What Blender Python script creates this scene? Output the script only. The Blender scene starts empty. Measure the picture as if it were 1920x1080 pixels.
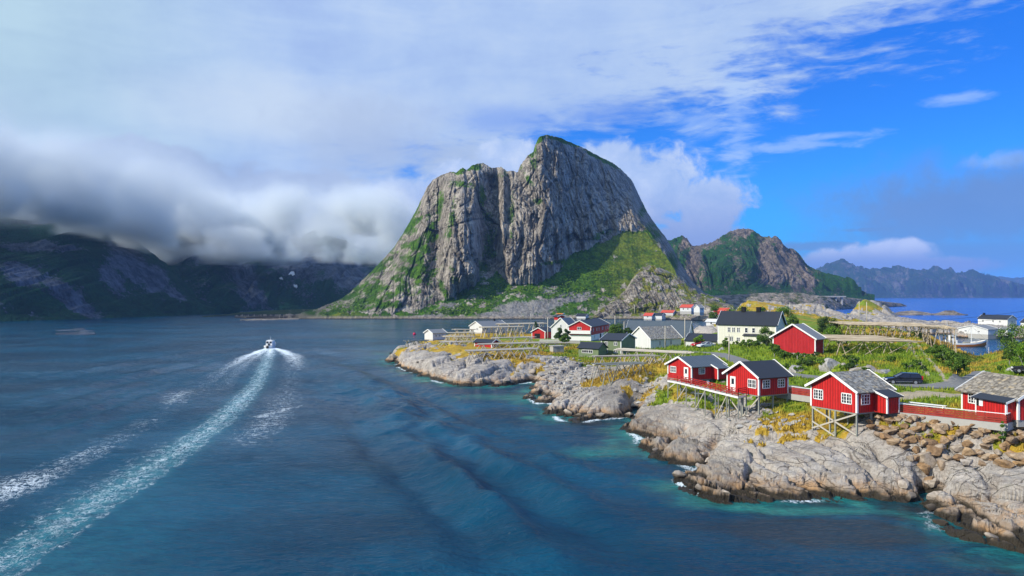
import bpy, bmesh, math, random
import numpy as np
from mathutils import Vector, Matrix

# ------------------------------------------------------------------ node helpers
class NT:
    def __init__(s, nt): s.nt = nt
    def n(s, t, **k):
        d = s.nt.nodes.new(t)
        for a, b in k.items(): setattr(d, a, b)
        return d
    def put(s, sock, v):
        if v is None: return
        if isinstance(v, bpy.types.NodeSocket): s.nt.links.new(v, sock)
        elif isinstance(v, (tuple, list)) and sock.type == 'RGBA': sock.default_value = (*v[:3], 1)
        else: sock.default_value = v
    def m(s, op, a, b=None, c=None, clamp=False):
        d = s.n('ShaderNodeMath', operation=op, use_clamp=clamp)
        for i, v in enumerate((a, b, c)): s.put(d.inputs[i], v)
        return d.outputs[0]
    def vm(s, op, a, b=None):
        d = s.n('ShaderNodeVectorMath', operation=op)
        s.put(d.inputs[0], a); s.put(d.inputs[1], b)
        return d.outputs['Value'] if op in ('DOT_PRODUCT', 'LENGTH') else d.outputs[0]
    def mix(s, f, a, b, mode='MIX'):
        d = s.n('ShaderNodeMix', data_type='RGBA', blend_type=mode)
        s.put(d.inputs[0], f); s.put(d.inputs[6], a); s.put(d.inputs[7], b)
        return d.outputs[2]
    def noise(s, v, scale, detail=4, rough=.55, dist=0):
        d = s.n('ShaderNodeTexNoise')
        s.put(d.inputs['Vector'], v)
        for k, q in (('Scale', scale), ('Detail', detail), ('Roughness', rough), ('Distortion', dist)): s.put(d.inputs[k], q)
        return d.outputs[0]
    def voro(s, v, scale, feature='F1', rnd=1):
        d = s.n('ShaderNodeTexVoronoi', feature=feature)
        s.put(d.inputs['Vector'], v); s.put(d.inputs['Scale'], scale); s.put(d.inputs['Randomness'], rnd)
        return d
    def ss(s, x, a, b, lo=0., hi=1.):
        d = s.n('ShaderNodeMapRange', interpolation_type='SMOOTHSTEP')
        for k, v in zip(('Value', 'From Min', 'From Max', 'To Min', 'To Max'), (x, a, b, lo, hi)): s.put(d.inputs[k], v)
        return d.outputs[0]
    def attr(s, name):
        return s.n('ShaderNodeAttribute', attribute_name=name).outputs['Fac']
    def pos(s): return s.n('ShaderNodeNewGeometry').outputs['Position']
    def obj(s): return s.n('ShaderNodeTexCoord').outputs['Object']
    def xyz(s, v):
        d = s.n('ShaderNodeSeparateXYZ'); s.put(d.inputs[0], v); return d.outputs
    def vec(s, x, y, z):
        d = s.n('ShaderNodeCombineXYZ')
        for i, v in enumerate((x, y, z)): s.put(d.inputs[i], v)
        return d.outputs[0]
    def ramp(s, f, stops):
        d = s.n('ShaderNodeValToRGB'); e = d.color_ramp.elements
        while len(e) < len(stops): e.new(.5)
        for el, (p, c) in zip(e, stops): el.position = p; el.color = (*c, 1)
        s.put(d.inputs[0], f); return d.outputs[0]
    def bump(s, h, strength, dist, normal=None):
        d = s.n('ShaderNodeBump'); s.put(d.inputs['Height'], h)
        d.inputs['Strength'].default_value = strength; d.inputs['Distance'].default_value = dist
        s.put(d.inputs['Normal'], normal)
        return d.outputs[0]

# ------------------------------------------------------------------ camera: 20 m above the water, looking along +Y
scene = bpy.context.scene
COL = scene.collection
F, CX, HY, CZ = 1400., 960., 552., 20.
cam = bpy.data.objects.new('camera', bpy.data.cameras.new('camera'))
COL.objects.link(cam)
cam.data.sensor_width = 36; cam.data.lens = F / 1920 * 36
cam.data.shift_y = (HY - 540) / 1920
cam.data.clip_start = .5; cam.data.clip_end = 60000
cam.location = (0, 0, CZ); cam.rotation_euler = (math.radians(90), 0, 0)
scene.camera = cam

# ------------------------------------------------------------------ light
SUNV = Vector((-.90, -.45, 0)).normalized() * math.cos(math.radians(34)) + Vector((0, 0, math.sin(math.radians(34))))
sun = bpy.data.objects.new('sun', bpy.data.lights.new('sun', 'SUN'))
COL.objects.link(sun)
sun.data.energy = 5.0; sun.data.angle = math.radians(.5); sun.data.color = (1, .93, .82)
sun.rotation_euler = SUNV.to_track_quat('Z', 'Y').to_euler(); sun.location = (-60, -40, 80)
scene.view_settings.view_transform = 'Standard'; scene.view_settings.look = 'None'
scene.view_settings.exposure = .10; scene.view_settings.gamma = 1
scene.cycles.max_bounces = 5; scene.cycles.diffuse_bounces = 2; scene.cycles.glossy_bounces = 3
scene.cycles.transparent_max_bounces = 8; scene.cycles.volume_bounces = 4
scene.cycles.caustics_reflective = False; scene.cycles.caustics_refractive = False
scene.cycles.use_denoising = True
scene.cycles.sample_clamp_indirect = 3; scene.cycles.sample_clamp_direct = 8; scene.cycles.use_adaptive_sampling = False

def make_world():
    w = bpy.data.worlds.new("World"); scene.world = w; w.use_nodes = True
    nt = w.node_tree; nt.nodes.clear(); g = NT(nt)
    sky = g.n('ShaderNodeTexSky', sky_type='NISHITA')
    sky.sun_disc = False; sky.sun_elevation = math.radians(34); sky.sun_rotation = math.atan2(SUNV.x, SUNV.y)
    sky.air_density = 1.0; sky.dust_density = .2; sky.ozone_density = 3
    dvec = g.n('ShaderNodeTexCoord').outputs['Generated']
    X, Y, Z = g.xyz(dvec)
    az = g.m('ARCTAN2', X, Y)
    hl = g.m('SQRT', g.m('ADD', g.m('MULTIPLY', X, X), g.m('MULTIPLY', Y, Y)))
    el = g.m('DIVIDE', Z, g.m('MAXIMUM', hl, .02))
    def AE(px, py):
        a = math.atan((px - CX) / F); return a, (HY - py) / F * math.cos(a)
    P = g.vec(az, el, 0)
    n1 = g.noise(P, 7, 6, .6); n1c = g.m('SUBTRACT', n1, .5)
    # streaky field aligned with the wisps (rising to the right)
    R = g.n('ShaderNodeMapping'); R.inputs['Rotation'].default_value = (0, 0, math.radians(-24)); R.inputs['Scale'].default_value = (1, 3.6, 1)
    g.put(R.inputs['Vector'], P)
    st = g.noise(R.outputs[0], 5.5, 7, .62, .6); stc = g.m('SUBTRACT', st, .5)
    fine = g.noise(R.outputs[0], 22, 5, .6, .3); finec = g.m('SUBTRACT', fine, .5)
    puff = g.noise(P, 26, 6, .62, .4); puffc = g.m('SUBTRACT', puff, .5)
    def lin(p0, p1):   # signed distance (radians) to the left/above of line p0->p1
        (a0, e0), (a1, e1) = AE(*p0), AE(*p1)
        dx, dy = a1 - a0, e1 - e0; L = math.hypot(dx, dy); nx, ny = -dy / L, dx / L
        return g.m('ADD', g.m('ADD', g.m('MULTIPLY', az, nx), g.m('MULTIPLY', el, ny)), -(a0 * nx + e0 * ny))
    def ell(px, py, rx, ry, wob, k=1.):
        a, e = AE(px, py)
        u = g.m('MULTIPLY', g.m('SUBTRACT', az, a), F / rx); v = g.m('MULTIPLY', g.m('SUBTRACT', el, e), F / ry)
        r = g.m('SQRT', g.m('ADD', g.m('MULTIPLY', u, u), g.m('MULTIPLY', v, v)))
        return g.m('ADD', g.m('SUBTRACT', 1, r), wob)
    def mx(*a):
        r = a[0]
        for b in a[1:]: r = g.m('MAXIMUM', r, b)
        return r
    # clear sky: Nishita deepened towards the saturated blue of the photograph
    clear = g.mix(1., sky.outputs[0], (.13, .70, 1.62), 'MULTIPLY')
    hz = g.ss(el, .0, .17, 1, 0)
    clear = g.mix(g.m('MULTIPLY', hz, .75), clear, (.25, 4.0, 9.6))
    up = g.ss(el, .10, .42)
    clear = g.mix(g.m('MULTIPLY', up, .7), clear, (.10, 1.75, 8.6))
    # veil over the upper left
    veilL = lin((1180, 300), (1960, -40))
    veil = g.ss(g.m('ADD', g.m('ADD', veilL, g.m('MULTIPLY', stc, .34)), g.m('MULTIPLY', finec, .22)), -.03, .12)
    tone = g.m('ADD', g.m('MULTIPLY', n1, .55), g.m('MULTIPLY', st, .45))
    veilcol = g.ramp(tone, [(.30, (.32, .45, .78)), (.48, (.40, .545, .83)), (.68, (.52, .65, .86))])
    # the far left turns greyer and greener
    veilcol = g.mix(g.ss(az, -.25, -.62), veilcol, g.ramp(tone, [(.3, (.36, .52, .68)), (.6, (.47, .65, .77))]))
    glow = ell(560, 210, 420, 95, g.m('MULTIPLY', n1c, .8))
    veilcol = g.mix(g.m('MULTIPLY', g.ss(glow, 0, .9), .6), veilcol, (.62, .72, .85))
    ten = lambda c: g.mix(1., c, (10, 10, 10), 'MULTIPLY')
    col = g.mix(veil, clear, ten(veilcol))
    # thin wisps in the blue
    w1 = mx(ell(1875, 302, 75, 16, g.m('MULTIPLY', puffc, 1.8)), ell(1480, 275, 150, 13, g.m('MULTIPLY', finec, 2.4)), ell(1800, 185, 60, 14, g.m('MULTIPLY', finec, 2.0)), ell(1385, 215, 55, 150, g.m('MULTIPLY', finec, 2.6)),
            ell(1560, 255, 110, 10, g.m('MULTIPLY', finec, 2.2)), ell(1300, 230, 110, 50, g.m('MULTIPLY', stc, 3.2)))
    col = g.mix(g.m('MULTIPLY', g.ss(w1, 0, 1.0), .5), col, (4.6, 6.3, 9.3))
    # bluish window left of the summit and above the right shoulder
    win = mx(ell(960, 225, 150, 40, g.m('MULTIPLY', stc, 1.6)), ell(1140, 215, 150, 42, g.m('MULTIPLY', stc, 1.6)))
    col = g.mix(g.m('MULTIPLY', g.ss(win, 0, .9), .55), col, (1.3, 2.9, 8.2))
    # lavender bank low on the right
    lav = mx(ell(1870, 395, 350, 98, g.m('ADD', g.m('MULTIPLY', n1c, 1.9), g.m('MULTIPLY', puffc, .5))), ell(1780, 478, 330, 44, g.m('MULTIPLY', n1c, 1.2)), ell(1540, 462, 120, 11, g.m('MULTIPLY', puffc, 1.6)), ell(1640, 430, 90, 7, g.m('MULTIPLY', puffc, 1.6)))
    lavc = g.mix(g.ss(el, .11, .03), g.mix(n1, (1.0, 2.2, 5.2), (1.8, 3.1, 6.1)), (1.2, 3.0, 6.4))
    col = g.mix(g.m('MULTIPLY', g.ss(lav, -.15, .75), .9), col, lavc)
    # grey cumulus on the left and right of centre
    pw = g.m('ADD', g.m('MULTIPLY', puffc, .9), g.m('MULTIPLY', n1c, .9))
    gr = mx(ell(250, 330, 240, 66, pw), ell(520, 390, 330, 75, pw), ell(120, 390, 300, 70, pw))
    col = g.mix(g.m('MULTIPLY', g.ss(gr, .0, .22), .8), col, g.ramp(g.m('ADD', n1, g.m('MULTIPLY', puffc, .5)), [(.3, (2.9, 3.8, 6.0)), (.7, (4.6, 5.6, 7.8))]))
    gr2 = mx(ell(690, 260, 190, 110, pw), ell(850, 300, 130, 60, pw))
    col = g.mix(g.m('MULTIPLY', g.ss(gr2, .0, .8), .6), col, (3.9, 4.9, 7.0))
    # white cumulus behind the mountain and over the far range
    pw2 = g.m('ADD', g.m('MULTIPLY', puffc, 1.15), g.m('MULTIPLY', n1c, .7))
    cu = mx(ell(1225, 355, 120, 95, pw2), ell(1330, 385, 85, 68, pw2), ell(1150, 305, 95, 55, pw2), ell(1300, 450, 120, 50, pw2),
            ell(950, 292, 70, 42, pw2), ell(880, 330, 90, 40, pw2), ell(760, 380, 120, 60, pw2))
    cuc = g.ramp(g.m('ADD', g.m('MULTIPLY', puff, .5), g.m('MULTIPLY', n1, .5)), [(.34, (.34, .49, .82)), (.5, (.47, .60, .88)), (.66, (.70, .78, .95))])
    cuc = g.mix(g.ss(el, .16, .06), ten(cuc), (2.7, 3.6, 6.8))
    col = g.mix(g.m('MULTIPLY', g.ss(cu, .02, .38), .95), col, cuc)
    c2 = mx(ell(1650, 488, 100, 34, pw2), ell(1570, 490, 70, 24, pw2), ell(1740, 500, 110, 20, pw2), ell(1690, 470, 50, 22, pw2))
    c2c = g.mix(g.ss(el, .035, .062), (2.2, 3.3, 6.6), g.mix(puff, (3.8, 4.9, 8.2), (6.3, 7.2, 9.4)))
    col = g.mix(g.m('MULTIPLY', g.ss(c2, .0, .42), .95), col, c2c)
    # pale band of mist at the horizon, and the ground half
    col = g.mix(g.ss(el, .0, -.02), col, (.5, 1.2, 2.2))
    bg = g.n('ShaderNodeBackground'); g.put(bg.inputs[0], col); bg.inputs[1].default_value = .10
    out = g.n('ShaderNodeOutputWorld'); nt.links.new(bg.outputs[0], out.inputs[0])
make_world()

# ------------------------------------------------------------------ pixel -> place, tagging, meshes
def W(px, py, z):
    Y = (CZ - z) * F / (py - HY)
    return ((px - CX) / F * Y, Y, z)
def WY(px, Y, z=0.): return ((px - CX) / F * Y, Y, z)
def tag(o, label=None, cat=None, group=None, kind=None):
    for k, v in (('label', label), ('category', cat), ('group', group), ('kind', kind)):
        if v: o[k] = v
    return o
def empty(name, loc=(0, 0, 0), rz=0.):
    o = bpy.data.objects.new(name, None); COL.objects.link(o)
    o.location = loc; o.rotation_euler = (0, 0, rz); o.empty_display_size = .3
    return o
def link_mesh(name, me, mat=None, parent=None):
    o = bpy.data.objects.new(name, me); COL.objects.link(o)
    if mat: me.materials.append(mat)
    if parent: o.parent = parent
    return o
def raw_mesh(name, V, Q, attrs=None, smooth=True, mat=None, parent=None, tris=False):
    V = np.asarray(V, np.float32).reshape(-1, 3); k = 3 if tris else 4
    Q = np.asarray(Q, np.int32).reshape(-1, k)
    me = bpy.data.meshes.new(name)
    me.vertices.add(len(V)); me.vertices.foreach_set('co', V.ravel())
    me.loops.add(Q.size); me.loops.foreach_set('vertex_index', Q.ravel())
    me.polygons.add(len(Q)); me.polygons.foreach_set('loop_start', np.arange(len(Q), dtype=np.int32) * k)
    me.polygons.foreach_set('loop_total', np.full(len(Q), k, np.int32))
    me.polygons.foreach_set('use_smooth', np.full(len(Q), smooth, bool))
    for an, av in (attrs or {}).items():
        a = me.attributes.new(an, 'FLOAT', 'POINT'); a.data.foreach_set('value', np.asarray(av, np.float32).ravel())
    me.update(calc_edges=True)
    return link_mesh(name, me, mat, parent)
def grid_quads(nr, nc, keep=None):
    i = np.arange(nr * nc).reshape(nr, nc)
    q = np.stack([i[:-1, :-1], i[:-1, 1:], i[1:, 1:], i[1:, :-1]], -1).reshape(-1, 4)
    if keep is not None: q = q[keep[q].any(1)]
    return q

# ------------------------------------------------------------------ numpy noise
def _h(ix, iy, seed):
    h = (ix.astype(np.int64) * 374761393 + iy.astype(np.int64) * 668265263 + seed * 1442695041) & 0xffffffff
    h = ((h ^ (h >> 13)) * 1274126177) & 0xffffffff
    return ((h ^ (h >> 16)) & 0xffff).astype(np.float32) / 65535.
def perlin(x, y, seed=0):
    x = np.asarray(x, np.float32); y = np.asarray(y, np.float32)
    x0 = np.floor(x); y0 = np.floor(y); fx = x - x0; fy = y - y0
    def gr(ox, oy):
        a = _h(x0 + ox, y0 + oy, seed) * 6.2831853
        return np.cos(a) * (fx - ox) + np.sin(a) * (fy - oy)
    u = fx * fx * fx * (fx * (fx * 6 - 15) + 10); v = fy * fy * fy * (fy * (fy * 6 - 15) + 10)
    a = gr(0, 0); b = gr(1, 0); c = gr(0, 1); d = gr(1, 1)
    return 1.5 * ((a + (b - a) * u) + ((c + (d - c) * u) - (a + (b - a) * u)) * v)
def fbm(x, y, octv=4, seed=0, gain=.5, ridged=False):
    r = 0; a = 1.; t = 0
    for i in range(octv):
        n = perlin(np.asarray(x) * 2 ** i + 17.3 * i, np.asarray(y) * 2 ** i - 9.1 * i, seed + i * 7)
        if ridged: n = 1 - 2 * np.abs(n)
        r = r + a * n; t += a; a *= gain
    return r / t
def voronoi(x, y, seed=0):
    x = np.asarray(x, np.float32); y = np.asarray(y, np.float32)
    x0 = np.floor(x); y0 = np.floor(y)
    f1 = np.full(x.shape, 9., np.float32); f2 = f1.copy(); cid = np.zeros_like(f1)
    for ox in (-1, 0, 1):
        for oy in (-1, 0, 1):
            cx = x0 + ox; cy = y0 + oy
            dx = cx + .1 + .8 * _h(cx, cy, seed) - x; dy = cy + .1 + .8 * _h(cx, cy, seed + 91) - y
            d = np.sqrt(dx * dx + dy * dy); r = _h(cx, cy, seed + 171)
            nw = d < f1
            f2 = np.where(nw, f1, np.minimum(f2, d)); cid = np.where(nw, r, cid); f1 = np.where(nw, d, f1)
    return f1, f2, cid
def sst(x, a, b):
    t = np.clip((np.asarray(x) - a) / (b - a), 0, 1); return t * t * (3 - 2 * t)
def seg_dist(x, y, poly, closed=False):
    """distance to a polyline, and the running parameter (index + fraction) of the nearest point"""
    x = np.asarray(x, np.float32); y = np.asarray(y, np.float32)
    best = np.full(x.shape, 1e9, np.float32); par = np.zeros_like(best)
    n = len(poly)
    for i in range(n if closed else n - 1):
        ax, ay = poly[i][:2]; bx, by = poly[(i + 1) % n][:2]
        dx, dy = bx - ax, by - ay; L = dx * dx + dy * dy + 1e-9
        t = np.clip(((x - ax) * dx + (y - ay) * dy) / L, 0, 1)
        d = (x - ax - t * dx) ** 2 + (y - ay - t * dy) ** 2
        c = d < best; best = np.where(c, d, best); par = np.where(c, i + t, par)
    return np.sqrt(best), par
def inside(x, y, poly):
    x = np.asarray(x); y = np.asarray(y); r = np.zeros(x.shape, bool); n = len(poly)
    for i in range(n):
        ax, ay = poly[i][:2]; bx, by = poly[(i + 1) % n][:2]
        if ay == by: continue
        r ^= ((ay > y) != (by > y)) & (x < (bx - ax) * (y - ay) / (by - ay) + ax)
    return r
def sdist(x, y, poly):
    d, _ = seg_dist(x, y, poly, True)
    return np.where(inside(x, y, poly), d, -d)

# ------------------------------------------------------------------ material helpers
def new_mat(name, rough=.8, spec=.3):
    m = bpy.data.materials.new(name); m.use_nodes = True
    g = NT(m.node_tree); b = m.node_tree.nodes['Principled BSDF']
    b.inputs['Roughness'].default_value = rough; b.inputs['Specular IOR Level'].default_value = spec
    return m, g, b
# ------------------------------------------------------------------ the near island: shoreline traced to its place on the water
front_px = [(733, 664), (737, 676), (752, 690), (790, 704), (822, 716), (850, 722), (905, 727), (950, 724), (1000, 716), (1016, 722), (1002, 738), (996, 748), (1012, 757),
            (1040, 756), (1030, 774), (1058, 790), (1090, 792), (1125, 786), (1170, 782), (1196, 768), (1186, 792), (1187, 812), (1207, 824), (1200, 836), (1235, 852),
            (1275, 872), (1302, 880), (1322, 872), (1282, 904), (1310, 926), (1350, 938), (1400, 945), (1480, 940), (1560, 938), (1640, 935), (1700, 938), (1726, 936),
            (1740, 928), (1750, 930), (1762, 960), (1738, 966), (1755, 992), (1790, 1010), (1850, 1026), (1930, 1042), (2050, 1062)]
LAND = [W(a, b, 0)[:2] for a, b in front_px] + [(75, 48), (150, 60), (230, 110), (260, 330), (260, 420)] + \
       [WY(a, b)[:2] for a, b in ((1920, 425), (1830, 405), (1692, 398), (1694, 450), (1660, 475), (1590, 475), (1574, 440), (1572, 408), (1560, 408), (1562, 445), (1480, 490), (1380, 480), (1350, 400), (1346, 320),
        (1290, 312), (1200, 300), (1100, 300), (1000, 312), (960, 335), (900, 342), (860, 332), (800, 300), (768, 275), (745, 250))]
HARB = [WY(a, b)[:2] for a, b in ((2120, 240), (1920, 222), (1890, 206), (1868, 192), (1838, 190), (1812, 205), (1788, 235), (1762, 262), (1730, 285), (1700, 312), (1690, 345), (1702, 366), (1790, 370), (1800, 344), (1880, 338), (1930, 330), (2120, 330))]
# control points: px, py, height, grass cover, dryness
CT = [(760,655,4.2,.35,.8),(800,645,5,.75,.6),(850,650,5.5,.7,.75),(900,662,5,.6,.7),(950,665,5,.7,.75),(1000,660,4.5,.9,.6),(950,690,3.2,.45,.8),(850,690,3,.1,.9),(800,680,3,.25,.9),(1000,690,3,.55,.9),(765,676,2.6,.1,.8),
 (900,690,3.2,.2,.8),(900,710,1.6,0,.8),(830,702,1.8,0,.8),(980,705,1.8,0,.8),(815,637,4.5,.9,.7),(910,625,4,.9,.7),(1015,635,4,1,.3),(960,640,4.5,1,.6),(1060,640,4,1,.3),(1100,640,4,1,.2),(1040,662,3.5,.9,.5),(1130,670,4,1,.35),(1090,670,4,1,.4),
 (1230,655,5,.9,.3),(1300,657,6,.8,.3),(1050,676,3.6,.3,.6),(1110,680,4,.7,.6),(1060,700,2,0,.5),(1110,712,2.4,0,.5),(1040,735,1.5,0,.5),(1140,705,4.6,.8,.9),(1100,730,3.4,.1,.8),(1150,750,2.6,0,.8),(1195,722,4,.4,.7),(1205,758,1.6,0,.5),
 (1180,690,5.5,1,.8),(1235,690,6,1,.6),(1230,720,4.6,.5,.6),(1262,724,5,.7,.5),(1300,718,5.8,.9,.3),(1350,695,6.6,1,.3),(1300,742,4,.4,.5),(1350,758,3.5,.6,.4),(1245,752,3,.6,.5),
 (1423,778,4.6,.45,.5),(1380,786,3.6,.15,.6),(1330,790,2.4,.3,.5),(1270,790,2,.1,.7),(1222,772,2.2,.05,.7),(1215,795,1.5,0,.7),(1300,840,1.3,0,.7),(1250,830,1.1,0,.7),
 (1400,800,3.6,.15,.7),(1350,850,2.4,0,.8),(1450,818,3.6,.5,.7),(1535,815,3.8,.6,.8),(1500,795,4.2,.95,.6),(1500,850,3,0,.8),(1400,880,1.9,0,.8),(1560,850,3.2,.05,.8),(1600,860,2.8,0,.8),(1650,870,2.6,.05,.7),(1700,890,1.9,0,.7),(1600,905,1.3,0,.8),(1500,905,1.2,0,.8),
 (1607,828,3.8,.25,.7),(1520,785,4.7,.95,.6),(1570,780,5.4,.85,.6),(1480,755,6,.8,.5),(1640,785,6.1,.5,.6),(1750,792,6.5,.7,.5),(1900,806,6.5,.7,.6),(1700,868,2.8,0,.7),(1770,882,2.8,0,.7),(1900,888,2.9,0,.7),(1980,860,4.,0,.7),
 (1660,768,7,.8,.4),(1700,766,7.1,.9,.4),(1800,782,7,.9,.5),(1830,872,2.9,0,.7),(1900,900,2.9,.05,.7),(1850,930,2.1,0,.7),(1900,980,1.1,0,.7),(1800,958,1.3,0,.7),(1785,905,2,0,.7),(1980,950,2,0,.7),
 (1720,750,7.3,.75,.35),(1800,735,7.5,.9,.3),(1850,750,7.3,.9,.4),(1900,740,7.5,.9,.4),(1480,700,7,1,.1),(1640,715,7.6,1,.2),(1700,722,7.7,1,.3),(1790,722,7.7,1,.3),(1400,662,6.8,1,.2),(1340,662,6.5,1,.2),(1560,712,7.3,1,.1),(1420,700,6.6,1,.1),(1500,722,6.9,1,.05),
 (1430,665,8,1,.3),(1480,682,7.5,1,.2),(1550,684,8.6,.8,.5),(1540,694,8.0,.5,.35),(1620,692,8.8,.5,.45),(1580,668,8.8,1,.3),(1640,668,9.0,1,.35),(1690,648,9.6,1,.35),(1740,662,9.2,1,.3),(1790,700,8.4,1,.62),(1770,660,9.0,1,.8),(1700,690,9,1,.3),(1720,628,9.3,1,.4),
 (1850,716,7.6,.9,.3),(1910,712,7.7,1,.3),(1905,690,9,1,.3),(1920,665,11,1,.3),(1832,702,6.8,.8,.5),(1845,699,2.5,.6,.5),(1400,648,7,1,.3),(1350,650,6.8,.9,.3),(1450,650,8,1,.2),(1540,640,9,1,.3),(1500,668,7.6,1,.3)]
CTY = [(1410,330,17.6,.62,.7),(1460,365,16.4,.5,.7),(1380,350,14,.5,.7),(1540,330,15.2,.5,.75),(1500,345,13.0,.5,.5),(1555,320,12,.05,.7),(1480,340,13.2,.3,.7),(1520,325,14.4,.4,.8),(1520,290,10.5,.9,.5),(1555,370,9,.3,.6),(1440,290,11.5,.9,.4),(1380,260,8,.9,.4),(1480,250,9.5,1,.3),(1555,300,9,.7,.6),(1555,250,9.5,.9,.4),
 (1612,420,18.0,1.3,.5),(1592,425,16.8,.7,.5),(1630,420,17.2,1.0,.5),(1645,430,15.5,.5,.5),(1650,422,12.5,.15,.6),(1678,405,6,.05,.6),(1582,418,13.5,.2,.6),(1630,450,12,.3,.6),(1620,370,6.5,.1,.5),(1570,350,6.5,.2,.5),(1700,382,5.6,.05,.6),(1760,385,5.0,0,.6),(1830,392,3.4,0,.6),(1870,365,1.8,.3,.5),(1840,345,1.0,.1,.5),(1800,352,.9,0,.5),(1875,345,1.1,.2,.5),(1930,375,4,.6,.4),
 (1640,300,8,.8,.5),(1580,160,9.3,1,.4),(1660,160,9.3,1,.4),(1620,240,9,1,.4),(1690,230,9.5,1,.4),(1735,215,8,.9,.8),(1752,190,8.6,.9,.8),(1768,160,6.6,.9,.8),(1768,200,3.6,.8,.8),(1775,225,1.2,.6,.8),(1782,140,6.8,.9,.8),(1790,160,3.8,.8,.7),(1800,185,1.3,.6,.6),(1812,135,5.6,.9,.7),(1818,150,3.4,.7,.6),(1838,140,4.2,.7,.5),(1842,165,1.4,.5,.5),(1868,150,5.0,.8,.4),(1880,165,3.5,.8,.4),(1895,140,8,.9,.3),(1750,245,4,.8,.8),(1680,300,4,.5,.5),(1300,280,3.5,.5,.4),(1330,300,2,.2,.5),(1345,250,6,.8,.4),(1200,270,3,.8,.4),(1100,280,3,.7,.4),(960,300,3.2,.8,.7),(870,300,3,.7,.8),(1400,420,6,.3,.5),(1500,440,6,.3,.5),(1960,230,9,1,.3),(1990,180,11,1,.3),(2000,120,9,1,.3),(2050,90,8,.8,.4)]
cp = np.array([(*W(a, b, c), d, e) for a, b, c, d, e in CT] + [(*WY(a, Y, c), d, e) for a, Y, c, d, e in CTY] + [(*W(a, b, .3), 0, .7) for a, b in front_px[::2]])
def tps_fit(P, z, lam=.02):
    n = len(P); d = np.hypot(P[:, None, 0] - P[None, :, 0], P[:, None, 1] - P[None, :, 1])
    K = np.where(d > 0, d, 0) * 1.0 + np.eye(n) * -lam
    A = np.zeros((n + 3, n + 3)); A[:n, :n] = K; A[:n, n] = 1; A[:n, n + 1:] = P; A[n:, :n] = A[:n, n:].T
    return np.linalg.solve(A, np.r_[z, 0, 0, 0])
_SW = tps_fit(cp[:, :2], cp[:, 2], 1.5)
def base_fields(x, y):
    sh = x.shape; xf = x.ravel(); yf = y.ravel(); n = len(cp)
    h = np.zeros(len(xf)); g = np.zeros(len(xf)); dr = np.zeros(len(xf))
    for i in range(0, len(xf), 40000):
        s = slice(i, i + 40000)
        d = np.sqrt((xf[s, None] - cp[None, :, 0]) ** 2 + (yf[s, None] - cp[None, :, 1]) ** 2 + 2.)
        h[s] = d @ _SW[:n] + _SW[n] + _SW[n + 1] * xf[s] + _SW[n + 2] * yf[s]
        w = 1 / (d ** 3.2); ws = w.sum(1)
        g[s] = (w @ cp[:, 3]) / ws; dr[s] = (w @ cp[:, 4]) / ws
    return h.reshape(sh), g.reshape(sh), dr.reshape(sh)
ROAD = [W(*p) for p in ((1262, 657, 5.6), (1300, 660, 6.1), (1342, 662, 6.5), (1372, 671, 6.6), (1402, 683, 6.7), (1440, 695, 6.8), (1480, 702, 7.0), (1560, 711, 7.3), (1640, 717, 7.6), (1700, 722, 7.75), (1770, 725, 7.8), (1830, 717, 7.7), (1900, 720, 7.7), (2010, 735, 7.7))]
LANE = [W(*p) for p in ((1478, 724, 6.7), (1530, 737, 6.8), (1610, 748, 7.0), (1690, 758, 7.15), (1745, 763, 7.2))]
SLIP = [W(*p) for p in ((1800, 722, 7.7), (1836, 704, 7.0), (1842, 697, 4.5))]
TRACK = [W(*p) for p in ((1762, 716, 7.9), (1745, 690, 9.0), (1725, 665, 9.3), (1712, 645, 9.6), (1705, 634, 9.4))]
GRAV = [W(*p) for p in ((1690, 742, 7.4), (1730, 738, 7.5), (1790, 742, 7.5))]
ROADS = [(ROAD, 2.0, 2.2), (LANE, 1.3, 1.6), (SLIP, 1.4, 2.0)]
def rock_relief(x, y, low):
    """whalebacks, joints and blocks of the shore rock; low = 0..1, more broken near the water"""
    out = 0; wgt = sst(x, 14, 24)
    for k, (sx, sy, w) in enumerate(((.48, -.88, wgt), (-.62, -.78, 1 - wgt))):
        s = x * sx + y * sy; t = -x * sy + y * sx
        t = t + 1.6 * fbm(x * .07, y * .07, 3, 5 + k); s = s + 2. * fbm(x * .06, y * .06, 3, 15 + k)
        f1, f2, c = voronoi(s / 15., t / 6.5, 40 + k); e = f2 - f1
        r = .6 * (.4 - f1 * f1) + (c - .5) * 1.5 - .6 * np.exp(-(e / .045) ** 2)      # rounded backs with clefts between them
        gate = sst(fbm(x * .11, y * .11, 2, 51 + k), -.25, .35)
        q = t / 1.9 + .5 * perlin(s * .08, t * .12, 9); f = np.abs(q - np.round(q)); r = r - .42 * gate * np.exp(-(f / .06) ** 2) + .46 * gate * (q - np.floor(q) - .5)   # parallel joints, each a small step
        q = s / 4.6 + .5 * perlin(s * .1 + 7, t * .2, 19) + .5 * np.floor(t / 3.8); f = np.abs(q - np.round(q)); r = r - .22 * gate * np.exp(-(f / .035) ** 2)
        f1, f2, c = voronoi(s / 2.6, t / 1.35, 60 + k); e = f2 - f1
        r = r + low * ((c - .5) * .9 - .45 * np.exp(-(e / .07) ** 2) - .10 * f1 * f1)
        f1, f2, c = voronoi(s / 1.1, t / .7, 70 + k)
        r = r + low * ((c - .5) * .32 - .16 * np.exp(-((f2 - f1) / .12) ** 2))
        out = out + w * r
    return out + .16 * fbm(x * .6, y * .6, 4, 77) + .5 * fbm(x * .1, y * .1, 2, 78)
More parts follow.
